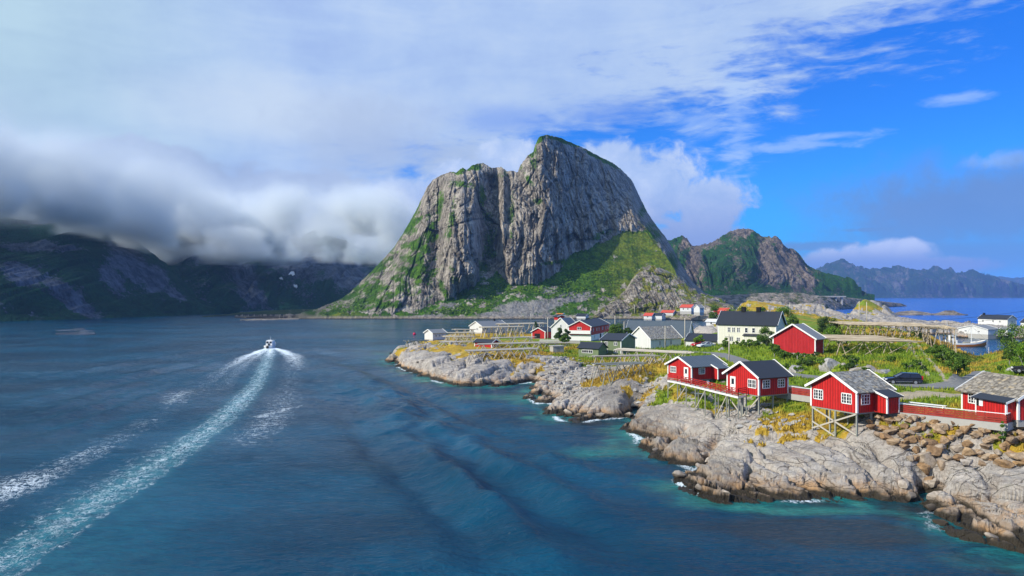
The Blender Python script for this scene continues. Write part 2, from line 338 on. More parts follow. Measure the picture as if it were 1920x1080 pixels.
def land(x, y, full=False):
    x = np.atleast_1d(np.asarray(x, np.float64)); y = np.atleast_1d(np.asarray(y, np.float64))
    wob = 1 + y / 260
    wx = x + wob * .9 * fbm(x * .16, y * .16, 3, 3); wy = y + wob * .9 * fbm(x * .16, y * .16, 3, 4)
    d = np.minimum(sdist(wx, wy, LAND), -sdist(wx, wy, HARB))
    h, g, dr = base_fields(x, y)
    ramp = np.where(d > 0, .25 + 1.9 * np.abs(d) ** .85, .25 + .5 * d)
    k = .8; hh = np.clip(.5 + .5 * (ramp - h) / k, 0, 1); z = ramp * (1 - hh) + h * hh - k * hh * (1 - hh)
    low = 1 - sst(z, .6, 3.2)
    gn = g + .52 * fbm(x * .22, y * .22, 4, 101) + .15 * fbm(x * 1.1, y * 1.1, 2, 103) - .25 * low
    grass = sst(gn, .38, .60) * sst(z, .9, 1.8)
    rel = rock_relief(x, y, low)
    far = 1 + sst(y, 120, 320) * .9
    z = z + rel * (1 - .85 * grass) * sst(z, -2.5, .3) * far * np.where(d > -3, 1, 0) + grass * (.25 * fbm(x * .25, y * .25, 3, 111) + .07 * fbm(x * 1.6, y * 1.6, 2, 113))
    rk_ = (1 - grass) * sst(z, -.3, .6) * (y < 260)       # ledges along the dipping strata
    dipt = np.where(x > 18, x * .88 + y * .48, x * .78 - y * .62)
    for per, am in ((.95, 1.), (.38, .55)):
        q = (z + .38 * dipt + 1.1 * fbm(x * .12, y * .12, 3, 81)) / per; f = q - np.floor(q)
        z = z + am * per * .75 * (sst(f, .62, .95) - f) * rk_ * sst(fbm(x * .09 + 5, y * .09, 2, 83), -.35, .25) * (.45 + .55 * low)
    for cl_, dep_, wd_ in CLEFTS: z = z - dep_ * np.exp(-(seg_dist(x + .5 * fbm(x * .35, y * .35, 2, 7), y, cl_)[0] / wd_) ** 2) * sst(z, -.5, .8)
    z = z - .55 * sst(sdist(x, y, WALLP), -.3, .6)
    asph = np.zeros_like(z)
    for poly, w0, w1 in ROADS:
        rd, par = seg_dist(x, y, poly)
        zr = np.interp(par, range(len(poly)), [p[2] for p in poly])
        wt = 1 - sst(rd, w0 + .3, w0 + 3.5); z = z * (1 - wt) + (zr - .06) * wt
        asph = np.maximum(asph, 1 - sst(rd, w0, w0 + .5)); grass = np.where(rd < w0 + .6, grass * sst(rd, w0 + .1, w0 + .6), grass)
        grass = np.maximum(grass, sst(rd, w0 + .4, w0 + .9) * (1 - sst(rd, w0 + 1.2, w0 + 2.5)) * (z > 5))
    rd, par = seg_dist(x, y, TRACK); tr = np.exp(-((rd - .85) / .38) ** 2) * sst(fbm(x * .5, y * .5, 3, 130), -.55, .25)
    zt = np.interp(par, range(len(TRACK)), [p[2] for p in TRACK]); wt = 1 - sst(rd, 1.5, 5); z = z * (1 - wt) + zt * wt - tr * .08
    rd, _ = seg_dist(x, y, GRAV); gv = (1 - sst(rd + 1.0 * fbm(x * .5, y * .5, 3, 131), 1.4, 2.6))
    if not full: return z
    return z, d, grass, dr, asph, np.maximum(tr, gv * .9)
WALLP = [W(*p)[:2] for p in ((1640, 789, 6.0), (1760, 796, 6.3), (1905, 808, 6.5), (1960, 812, 6.5), (1960, 878, 3.2), (1850, 876, 3.), (1765, 878, 2.8), (1700, 862, 2.9), (1640, 830, 4))]
CLEFTS = [([W(1190, 778, 0), W(1200, 752, 1.6), W(1216, 722, 3.6), W(1236, 700, 5)], 1.6, 1.7), ([W(1304, 884, 0), W(1325, 852, 1.2), W(1342, 815, 2.4), W(1362, 795, 3.2)], 1.0, .8), ([W(1745, 935, 0), W(1742, 905, 1.2), W(1738, 880, 2.4)], 1.5, 1.2), ([W(1240, 856, 0), W(1262, 825, 1.3), W(1285, 796, 2.1)], .8, .7),
          ([W(1000, 742, 0), W(1052, 738, 1.6), W(1075, 728, 2.4)], 1.2, 1.6), ([W(1480, 800, 3.8), W(1560, 845, 3.0), W(1650, 885, 2.2)], .9, .30), ([W(1385, 835, 2.9), W(1460, 875, 2.2), W(1560, 925, .8)], .9, .30), ([W(1565, 825, 3.6), W(1640, 858, 2.8), W(1705, 900, 1.6)], .9, .30), ([W(1430, 815, 3.5), W(1530, 860, 2.7), W(1600, 905, 1.3)], .7, .25), ([W(1790, 905, 2.3), W(1850, 960, 1.4), W(1930, 1020, .5)], .9, .30), ([W(1850, 905, 2.6), W(1930, 970, 1.5)], .4, .2),
          ([W(830, 712, .4), W(868, 690, 3), W(885, 680, 3.4)], 1.0, 1.1), ([W(905, 722, .4), W(950, 694, 3), W(968, 682, 3.4)], 1.0, 1.1), ([W(775, 698, .3), W(808, 684, 2.6)], .9, 1.0)]
def gz(x, y): return float(land(x, y)[0])

def build_terrain(mat):
    nr, nc = 700, 1000
    Y = 50 * (500 / 50) ** (np.arange(nr) / (nr - 1)); u = np.linspace(-.20, 1.12, nc)
    yy, uu = np.meshgrid(Y, u, indexing='ij'); xx = uu * yy
    z, d, grass, dr, asph, grav = land(xx.ravel(), yy.ravel(), True)
    x = xx.ravel(); y = yy.ravel()
    rk = (1 - grass) * sst(z, -1, .5)
    dx = rk * .22 * fbm(y * .7, z * 1.3, 3, 151); dy = rk * .22 * fbm(x * .7, z * 1.3, 3, 152)
    keep = (d > -9)
    V = np.stack([x + dx, y + dy, z], 1)
    # the edge far outside the frame drops under water so that no open border floats
    return tag(raw_mesh('terrain', V, grid_quads(nr, nc, keep), dict(grass=grass, dry=dr, asph=asph, grav=grav), True, mat), 'rocky island shore with grassy ground between the red cabins', 'island', kind='structure')

def rock_color(g, P, z, warm=1.):
    """light grey gneiss with rusty patches"""
    n1 = g.noise(P, .30, 5, .6); n2 = g.noise(P, 2.6, 6, .68)
    base = g.ramp(g.m('ADD', g.m('MULTIPLY', n1, .55), g.m('MULTIPLY', n2, .45)), [(.30, (.185, .165, .15)), (.45, (.335, .305, .275)), (.58, (.455, .42, .38)), (.74, (.565, .525, .475))])
    rust = g.m('MULTIPLY', g.ss(g.noise(P, .5, 5, .62, .4), .46, .66), warm)
    rz = g.ss(z, 2.1, .3, .08, 1.)
    base = g.mix(g.m('MULTIPLY', rust, rz), base, (.50, .29, .135))
    return base, n2

def terrain_mat():
    m, g, b = new_mat('island_surface', .9, .2)
    P = g.pos(); X, Yc, Z = g.xyz(P)
    grass = g.attr('grass'); dry = g.attr('dry'); asph = g.attr('asph'); grav = g.attr('grav')
    rock, n2 = rock_color(g, P, Z)
    warp = g.n('ShaderNodeTexNoise'); g.put(warp.inputs['Vector'], P); warp.inputs['Scale'].default_value = .35
    def strike(rot, sc):
        M = g.n('ShaderNodeMapping'); g.put(M.inputs['Vector'], g.vm('ADD', P, g.vm('MULTIPLY', warp.outputs['Color'], (1.6, 1.6, 1.6))))
        M.inputs['Rotation'].default_value = (0, 0, math.radians(rot)); M.inputs['Scale'].default_value = sc; return M.outputs[0]
    S1 = strike(61, (.07, .8, 1.1)); S2 = strike(128, (.07, .8, 1.1)); east = g.ss(X, 14, 24)
    sel = g.n('ShaderNodeMix', data_type='VECTOR'); g.put(sel.inputs[0], east); g.put(sel.inputs[4], S2); g.put(sel.inputs[5], S1); SV_ = sel.outputs[1]
    gate = g.ss(g.noise(P, .14, 3), .40, .60)
    v1 = g.voro(SV_, .60, 'DISTANCE_TO_EDGE').outputs['Distance']; v2 = g.voro(SV_, 2.1, 'DISTANCE_TO_EDGE').outputs['Distance']
    c1 = g.ss(v1, .0, .03); c2 = g.ss(v2, .0, .05)
    k1 = g.m('MULTIPLY', g.m('MULTIPLY', g.m('SUBTRACT', 1, c1), gate), .8); k2 = g.m('MULTIPLY', g.m('MULTIPLY', g.m('SUBTRACT', 1, c2), gate), .7)
    rock = g.mix(k1, rock, (.075, .062, .052)); rock = g.mix(k2, rock, (.12, .10, .085))
    strk = g.noise(SV_, 2.4, 6, .7)
    rock = g.mix(g.ss(strk, .47, .36, 0, .55), rock, (.17, .145, .125)); rock = g.mix(g.ss(strk, .56, .68, 0, .5), rock, (.60, .55, .48))
    lich = g.ss(g.noise(P, 1.1, 5, .7), .57, .66); rock = g.mix(g.m('MULTIPLY', lich, g.ss(Z, 1.5, 3, 0, .35)), rock, (.22, .22, .17))
    wob = g.m('ADD', Z, g.m('MULTIPLY', g.m('SUBTRACT', g.noise(P, .5, 4), .5), 1.3))
    rock = g.mix(g.m('MULTIPLY', g.ss(wob, 1.5, .9), .45), rock, (.30, .18, .085))
    rock = g.mix(g.ss(wob, .95, .5), rock, (.035, .028, .018))
    gn = g.noise(P, .33, 5, .65); gf = g.noise(P, 4.5, 4, .7)
    green = g.ramp(g.m('ADD', g.m('MULTIPLY', gn, .6), g.m('MULTIPLY', gf, .4)), [(.32, (.045, .10, .008)), (.5, (.15, .235, .014)), (.68, (.30, .34, .03))])
    gold = g.ramp(g.m('ADD', g.m('MULTIPLY', gn, .45), g.m('MULTIPLY', gf, .55)), [(.3, (.13, .075, .012)), (.5, (.40, .255, .026)), (.68, (.58, .42, .07))])
    dryn = g.ss(g.m('ADD', dry, g.m('MULTIPLY', g.m('SUBTRACT', g.noise(P, .17, 4, .6), .5), 1.3)), .38, .72)
    gcol = g.mix(dryn, green, gold)
    ge = g.ss(g.m('ADD', grass, g.m('MULTIPLY', g.m('SUBTRACT', gf, .5), .7)), .35, .62)
    col = g.mix(ge, rock, gcol)
    gravc = g.mix(g.noise(P, 7, 3), (.27, .22, .14), (.52, .45, .33))
    col = g.mix(g.ss(g.m('ADD', grav, g.m('MULTIPLY', g.m('SUBTRACT', gf, .5), .7)), .3, .65), col, gravc)
    col = g.mix(asph, col, g.mix(g.noise(P, 6, 3), (.17, .17, .165), (.27, .26, .24)))
    g.put(b.inputs['Base Color'], col)
    hgt = g.m('ADD', g.m('ADD', g.m('MULTIPLY', n2, .6), g.m('MULTIPLY', c1, .5)), g.m('ADD', g.m('MULTIPLY', strk, .9), g.m('MULTIPLY', g.noise(P, 9, 4, .7), .3)))
    g.put(b.inputs['Normal'], g.bump(hgt, .85, .30))
    g.put(b.inputs['Roughness'], g.ss(wob, .3, 1., .35, .92))
    return m
terrain = build_terrain(terrain_mat())

# ------------------------------------------------------------------ road strips laid on the flattened ground
def strip(name, poly, w, mat, label, cat, lift=.03):
    pts = []
    for i in range(len(poly) - 1):
        for k in range(8):
            t = k / 8; pts.append([poly[i][j] * (1 - t) + poly[i + 1][j] * t for j in range(3)])
    pts.append(poly[-1]); pts = np.array(pts)
    for _ in range(6): pts[1:-1] = (pts[:-2] + pts[1:-1] * 2 + pts[2:]) / 4
    T = np.gradient(pts[:, :2], axis=0); T /= np.linalg.norm(T, axis=1)[:, None]; N = np.stack([-T[:, 1], T[:, 0]], 1)
    V = []
    for s in (-1, -.35, .35, 1): V.append(np.c_[pts[:, :2] + N * w * s, pts[:, 2] + lift + (.02 if abs(s) < .5 else 0)])
    V = np.stack(V, 1).reshape(-1, 3)
    return tag(raw_mesh(name, V, grid_quads(len(pts), 4), None, True, mat), label, cat, kind='structure')
def asphalt():
    m, g, b = new_mat('asphalt', .9, .2); P = g.pos()
    g.put(b.inputs['Base Color'], g.mix(g.noise(P, .8, 6, .7), (.14, .14, .145), (.25, .245, .235)))
    g.put(b.inputs['Normal'], g.bump(g.noise(P, 20, 2), .3, .02)); return m
ASPH = asphalt()
strip('road', ROAD, 2.1, ASPH, 'narrow grey asphalt road winding behind the red cabins', 'road')
strip('path', LANE, 1.35, ASPH, 'grey lane between the cabins behind the red fence', 'path', .04)
strip('path', SLIP, 1.4, ASPH, 'pale lane leading down towards the harbour', 'path', .05)

# ------------------------------------------------------------------ water
def px_line(pts): return [W(a, b, 0)[:2] for a, b in pts]
def build_water():
    u = np.concatenate([[-40, -12, -5, -2.6, -1.6, -1.1, -.86], np.linspace(-.74, .74, 760), [.86, 1.1, 1.6, 2.6, 5, 12, 40]])
    Y = np.concatenate([[-900, -120, 20], 40 * (700 / 40) ** (np.arange(700) / 699), [760, 840, 960, 1150, 1500, 2100, 3200, 5000, 9000, 15000]])
    yy, uu = np.meshgrid(Y, u, indexing='ij'); xx = np.clip(uu * np.maximum(np.abs(yy), 20), -16000, 16000)
    x = xx.ravel(); y = yy.ravel(); n = len(x)
    near = (y > 30) & (y < 705) & (np.abs(x) < .8 * y)
    z = np.zeros(n); foam = np.zeros(n); milk = np.zeros(n); shal = np.full(n, -40.); reef = np.zeros(n)
    xn = x[near]; yn = y[near]
    d = np.minimum(sdist(xn, yn, LAND), -sdist(xn, yn, HARB)); shal[near] = np.clip(d, -40, 5)
    # wake crests
    zz = .06 * fbm(xn * .10, yn * .25, 3, 201) * sst(yn, 40, 80)
    gust = .45 + .9 * sst(fbm(xn * .012, yn * .035, 3, 202), -.4, .5)
    zz = zz + gust * (.11 * fbm(xn * .30 + .12 * yn, yn * .62, 3, 203, .55, True) * (1 - sst(yn, 180, 420)) + .10 * fbm(xn * .13 - .04 * yn, yn * .30, 2, 205, .5, True) * (1 - sst(yn, 350, 650)))
    right = [[(560, 665), (645, 697), (725, 738), (800, 788), (875, 830), (950, 872), (1040, 915), (1130, 962)], [(600, 700), (715, 758), (760, 815), (830, 872), (900, 935), (970, 990), (1080, 1068)],
             [(600, 683), (690, 708), (760, 742), (860, 790), (960, 832), (1060, 870), (1180, 930)], [(560, 710), (640, 745), (700, 770)], [(600, 740), (690, 790), (740, 850)]]
    left = [[(470, 655), (330, 685), (200, 715), (0, 765)], [(455, 664), (330, 700), (180, 742), (0, 800)], [(440, 668), (300, 722), (150, 770), (0, 820)], [(420, 690), (280, 745), (140, 800), (0, 850)], [(430, 650), (250, 680), (0, 722)]]
    for k, (L, hgt, wid) in enumerate([(right[0], 2.1, 2.0), (right[1], 2.2, 2.0), (right[2], .9, 1.5), (right[3], .3, 1.2), (right[4], .3, 1.1)] + [(l, .7, 1.3) for l in left]):
        q = px_line(L); dd, par = seg_dist(xn + .8 * fbm(xn * .2, yn * .2, 2, 220 + k), yn, q)
        s = par / (len(q) - 1); a = np.sin(np.pi * np.clip(s, .02, .98)) ** .5
        a = a * (.55 + .45 * fbm(xn * .12, yn * .12, 2, 230 + k)); w2 = wid * (.7 + yn / 220)
        zz += hgt * a * np.exp(-(dd / w2) ** 2) - .5 * hgt * a * np.exp(-((dd - 2.4 * w2) / w2) ** 2)
    # wake foam: central race, two spray wings, drifting patches
    cen = [(508, 652), (500, 680), (480, 722), (442, 762), (400, 800), (330, 850), (250, 902), (150, 962), (50, 1030), (-40, 1085), (-140, 1150)]
    q = px_line(cen); dd, par = seg_dist(xn + .9 * fbm(xn * .3, yn * .3, 3, 250), yn, q); s = par / (len(q) - 1)
    hw = 1.5 + .9 * sst(s, 0, .8)
    c = np.exp(-(dd / hw) ** 2) * (1 - .25 * sst(s, .2, 1)); f = (.60 + .55 * (1 - sst(s, 0, .10))) * c + .25 * np.exp(-((dd - hw) / .5) ** 2)
    m = np.exp(-(dd / (hw * 1.15)) ** 2) * (1 - .25 * s)
    def wing(pts, w0, w1, st, sd, onesided=0):
        qq = px_line(pts); e, p = seg_dist(xn + .12 * w1 * fbm(xn * .12, yn * .12, 3, sd), yn, qq); p = p / (len(qq) - 1)
        w = w0 + (w1 - w0) * p
        return np.exp(-(e / w) ** 2) * np.interp(p, np.linspace(0, 1, len(st)), st)
    f = np.maximum(f, wing([(502, 653), (482, 660), (458, 671), (430, 688), (398, 712), (365, 740)], 1.1, 5.0, [1.3, 1.2, .9, .5, .38, .3], 261))
    f = np.maximum(f, wing([(514, 653), (532, 659), (550, 669), (558, 690)], 1.2, 5, [1.3, 1.1, .8, .42], 262))
    f = np.maximum(f, wing([(548, 668), (545, 710), (530, 760), (500, 800), (460, 830)], 4, 5, [.5, .36, .42, .52, .36], 263))
    f = np.maximum(f, wing([(508, 654), (498, 672), (486, 695)], 2.5, 7, [.8, .5, .3], 269))
    f = np.maximum(f, wing([(500, 655), (470, 675), (440, 700), (420, 730)], 1.5, 4, [1., .6, .42, .36], 267))
    f = np.maximum(f, wing([(380, 725), (340, 738), (300, 780), (200, 835), (110, 880), (30, 912), (-60, 950)], 3.5, 4.5, [.42, .5, .36, .38, .48, .62, .62], 264) * (.72 + .4 * sst(fbm(xn * .045, yn * .045, 2, 280), -.15, .25)))
    f = np.maximum(f, wing([(560, 762), (490, 782)], 1.4, 1.8, [.5, .7], 266))
    m = np.maximum(m, .35 * wing([(300, 900), (180, 1000), (60, 1080)], 5, 8, [.3, .6, .8], 268))
    f = np.maximum(f, .55 * wing([(430, 790), (330, 835), (220, 900), (100, 975)], 4, 5, [.7, .7, .7, .6], 265))
    # wash at the rocks
    e = np.exp(-((d + .5) / .9) ** 2) * sst(fbm(xn * .12, yn * .12, 2, 270), -.12, .30) * (yn < 300)
    foam[near] = np.maximum(f, .95 * e); milk[near] = m; z[near] = zz
    for px_, py_, rx_, ry_, v_ in ((1120, 850, 6, 5, .8), (1250, 835, 5, 6, .9), (1195, 815, 5, 5, .7), (1060, 760, 10, 6, .6), (985, 745, 12, 5, .5), (1330, 945, 4, 3, .9), (1270, 915, 4, 3, .8), (1460, 962, 3.5, 1.6, .8), (1575, 962, 5, 1.8, 1.1), (1715, 985, 3, 3.5, 1.0), (1760, 1040, 4, 2., .6), (1850, 1065, 4, 1.6, .4), (1140, 795, 8, 4, .6), (930, 745, 14, 5, .4),
                               (1500, 985, 6, 3.5, -.8), (1600, 1010, 9, 4, -.9), (1670, 985, 4, 4, -.8), (1180, 880, 7, 5, -.5), (1080, 800, 12, 5, -.5), (960, 775, 12, 5, -.45), (1300, 985, 6, 3, -.3)):
        cx_, cy_, _z = W(px_, py_, 0); reef += v_ * np.exp(-((x - cx_) / rx_) ** 2 - ((y - cy_) / ry_) ** 2)
    V = np.stack([x, y, z], 1)
    return tag(raw_mesh('water', V, grid_quads(len(Y), len(u)), dict(foam=foam, milk=milk, shal=shal, reef=reef), True, water_mat()), 'dark blue fjord water with the white wake of a boat', 'sea', kind='structure')
def water_mat():
    m, g, b = new_mat('sea_water', .10, .14)
    P = g.pos(); X, Yc, Z = g.xyz(P)
    reef = g.attr('reef'); foam = g.attr('foam'); milk = g.attr('milk'); sh = g.attr('shal')
    big = g.noise(P, .035, 3, .55)
    deep = g.mix(g.ss(big, .35, .65), (.0002, .030, .066), (.0004, .060, .120))
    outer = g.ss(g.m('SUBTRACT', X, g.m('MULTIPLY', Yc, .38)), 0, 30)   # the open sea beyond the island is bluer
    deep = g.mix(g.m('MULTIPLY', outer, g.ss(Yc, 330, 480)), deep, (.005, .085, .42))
    bed = g.noise(P, .13, 5, .6, .8)
    shc = g.ramp(bed, [(.34, (.012, .016, .014)), (.46, (.006, .060, .068)), (.56, (.012, .16, .15)), (.66, (.06, .30, .22)), (.78, (.07, .16, .05))])
    shw = g.ss(g.m('ADD', sh, g.m('MULTIPLY', g.m('SUBTRACT', g.noise(P, .09, 4, .6), .5), 16)), -6.5, -.4)
    col = g.mix(g.m('MULTIPLY', shw, .82), deep, shc)
    rn = g.m('ADD', reef, g.m('MULTIPLY', g.m('SUBTRACT', g.noise(P, .35, 5, .65), .5), g.m('MULTIPLY', g.m('ABSOLUTE', reef), 1.6)))
    col = g.mix(g.m('MULTIPLY', g.ss(rn, .15, .9), .55), col, (.03, .20, .17)); col = g.mix(g.m('MULTIPLY', g.ss(rn, -.1, -.8), .5), col, (.022, .020, .018))
    col = g.mix(g.m('MULTIPLY', milk, g.ss(g.noise(P, .6, 4), .3, .6, .35, .95)), col, (.035, .21, .26))
    # foam: torn lace
    S = g.n('ShaderNodeMapping'); S.inputs['Scale'].default_value = (1, .8, 1); g.put(S.inputs['Vector'], P)
    wq = g.n('ShaderNodeTexNoise'); g.put(wq.inputs['Vector'], P); wq.inputs['Scale'].default_value = .8; wq.inputs['Detail'].default_value = 4
    lace = g.voro(g.vm('ADD', S.outputs[0], g.vm('MULTIPLY', wq.outputs['Color'], (1.6, 1.6, 1.6))), 1.15, 'DISTANCE_TO_EDGE').outputs['Distance']
    fil = g.m('ABSOLUTE', g.m('SUBTRACT', g.noise(g.vm('MULTIPLY', P, (1, .6, 1)), 1.5, 5, .65, 1.2), .5))
    tear = g.m('ADD', g.m('MULTIPLY', g.noise(P, .75, 8, .74), .70), g.m('MULTIPLY', g.ss(fil, .10, .0), .30))
    thr = g.m('SUBTRACT', g.m('ADD', tear, g.m('MULTIPLY', foam, .55)), .80)
    fo = g.m('MULTIPLY', g.m('MULTIPLY', g.ss(thr, -.05, .20), g.ss(foam, .04, .25)), g.ss(foam, .3, 1.1, .72, 1))
    col = g.mix(fo, col, (.72, .80, .85))
    g.put(b.inputs['Base Color'], col)
    g.put(b.inputs['Roughness'], g.ss(fo, 0, 1, .14, .7))
    b.inputs['IOR'].default_value = 1.33
    calm = g.ss(g.noise(g.vm('MULTIPLY', P, (.35, 1, 1)), .022, 3, .55), .40, .58, .5, 1.1)
    w1 = g.noise(g.vm('MULTIPLY', P, (.55, 1.2, 1)), .55, 4, .6, .3); w2 = g.noise(g.vm('MULTIPLY', P, (.8, 1.3, 1)), 2.2, 4, .65); w3 = g.noise(g.vm('MULTIPLY', P, (.30, 1.1, 1)), .10, 3, .5)
    h = g.m('MULTIPLY', g.m('ADD', g.m('ADD', g.m('MULTIPLY', w1, .42), g.m('MULTIPLY', w2, .17)), g.m('ADD', g.m('MULTIPLY', w3, .75), g.m('MULTIPLY', fo, .08))), calm)
    g.put(b.inputs['Normal'], g.bump(h, 1., 1.0))
    return m
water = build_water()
# ------------------------------------------------------------------ mountains: outline, real distance, real slopes behind it
def mountain(name, sil, baseY, foot, ridgeY, mat, label, px0, px1, nc=600, nb=40, ncl=160, nk=24, amp=10., gfreq=.035, seed=0, macro=None, base_z=-2., backw=260, foots=1.5, sjit=1.2, vor=1., fj=0., zmode=False):
    """sil: [(px, py)] outline; baseY: shore distance [(px, Y)]; foot: [(px, py)] where the scree meets the cliff; ridgeY: [(px, extra depth of the ridge behind the foot)]"""
    px = np.linspace(px0, px1, nc); ip = lambda L: np.interp(px, [a for a, _ in L], [b for _, b in L])
    def sm(a, w):
        w = max(3, int(w)); k = np.hanning(w + 2)[1:-1]; k /= k.sum(); p = np.pad(a, w, mode='edge'); return np.convolve(p, k, 'same')[w:-w]
    top = ip(sil); S = sm(ip(baseY), nc * .12); jit = sjit * fbm(px * .12, px * 0, 4, seed + 1) + .6 * sjit * fbm(px * .45, px * 0, 2, seed + 6)
    if zmode: top = sm(top, nc * .035)
    ft = np.maximum(ip(foot) + fj * (fbm(px * .035, px * 0, 3, seed + 40) + .5 * fbm(px * .15, px * 0, 2, seed + 41)), top + 1.5); E = sm(ip(ridgeY), nc * (.14 if zmode else .05))
    k = (HY - ft) / F; zf = np.clip((CZ + k * S) / np.maximum(1 - foots * k, .3), .5, None); Yf = S + foots * zf
    # real foot height is tied to the view ray: z = 20 + k*Y
    zf = np.maximum(CZ + k * Yf, .3); R = Yf + E; zt = np.maximum(CZ + (HY - top) / F * R, zf + .3)
    rows = []
    for i in range(nb):
        t = i / nb; c = t ** 1.25
        rows.append((S - 6 * (1 - t) + (Yf - S) * t, base_z + (zf - base_z) * c, np.zeros(nc), np.full(nc, t)))
    for i in range(ncl):
        t = i / (ncl - 1)
        yd = t ** 1.35 * .82 + .18 * t            # steep at the bottom, rounding over at the top
        rows.append((Yf + E * yd, zf + (zt - zf) * t, np.full(nc, t), np.ones(nc)))
    for i in range(1, nk + 1):
        t = i / nk
        rows.append((R + backw * t, zt + (base_z - zt) * (t ** 1.2), np.full(nc, 1 + t), np.ones(nc)))
    Y = np.stack([r[0] for r in rows]); Z = np.stack([r[1] for r in rows]); T = np.stack([r[2] for r in rows]); B = np.stack([r[3] for r in rows])
    PX = np.broadcast_to(px, Y.shape); X = (PX - CX) / F * Y
    PY = HY - (Z - CZ) / Y * F
    scale = Y.mean() / 700.
    env = np.clip(np.minimum(T * 9, 1), 0, 1) * np.clip((1.02 - T) * 8, .0, 1)       # nothing moves on the skyline itself
    wx = X / scale + 10 * fbm(X / scale * .02, Z / scale * .02, 3, seed + 2)
    if zmode: wx = X / scale + 26 * fbm(X / scale * .012, Z / scale * .02, 3, seed + 2) - .35 * Z / scale
    rg = fbm(wx * gfreq, Z / scale * gfreq * .22, 5, seed + 3, .55, True); fr = fbm(wx * gfreq * 3.5, Z / scale * gfreq * 1.1, 4, seed + 5, .6, True)
    f1, f2, c = voronoi(wx * gfreq * 2.2, Z / scale * gfreq * .7 + wx * gfreq * .8, seed + 9)
    f3, f4, c3 = voronoi(wx * gfreq * 4.5 + 2 * fr, Z / scale * gfreq * 1.8 - wx * gfreq * 1.2, seed + 19)
    g1, g2, gc = voronoi(wx * gfreq * .75 + .25 * Z / scale * gfreq, Z / scale * gfreq * .38, seed + 33)
    dep = amp * (vor * (1.1 * (gc - .5) + .22 * np.exp(-((g2 - g1) / .05) ** 2)) - .48 * rg - .36 * fr + vor * (.30 * (c3 - .5) + .2 * np.exp(-((f4 - f3) / .09) ** 2)) + vor * .5 * (c - .5) + vor * .35 * np.exp(-((f2 - f1) / .09) ** 2))
    if macro is not None: dep = dep + macro(PX, PY, T)
    Y2 = Y + dep * env * scale
    # keep each point on its own view ray while it moves in depth
    X2 = X * Y2 / Y; Z2 = CZ + (Z - CZ) * Y2 / Y
    if zmode: X2, Y2, Z2 = X, Y, Z - .85 * dep * env * scale
    Z2 = Z2 - jit[None, :] / F * Y * np.where(T <= 1, np.clip(T, 0, 1) ** 7, np.clip(2 - T, 0, 1))
    bt = (1 - np.clip(T * 50, 0, 1)) * np.clip(B * 5, 0, 1)
    Z2 = Z2 + bt * (2.6 * fbm(X * .05, Y * .05, 4, seed + 20, .6) + .9 * fbm(X * .3, Y * .3, 3, seed + 21)) * scale * np.clip((1 - B) * 6, .1, 1)
    back = np.clip(T - 1, 0, 1); Z2 = Z2 + back * 6 * fbm(X * .03, Y * .03, 3, seed + 22)
    # vegetation grows where the ground lies flatter
    ny = np.gradient(Z2, axis=0); dy = np.gradient(Y2, axis=0); slope = np.abs(ny) / (np.abs(dy) + 1e-3)
    V = np.stack([X2, Y2, Z2], -1).reshape(-1, 3)
    o = raw_mesh(name, V, grid_quads(*Y.shape), dict(cliff=np.clip(T, 0, 2).ravel(), gully=np.clip(-rg * .5 + .5, 0, 1).ravel(), slope=np.clip(slope, 0, 6).ravel()), True, mat)
    tag(o, label, 'mountain', kind='structure')
    return o, PX, PY, T, B, V
def paint(o, name, arr):
    a = o.data.attributes.new(name, 'FLOAT', 'POINT'); a.data.foreach_set('value', np.asarray(arr, np.float32).ravel())

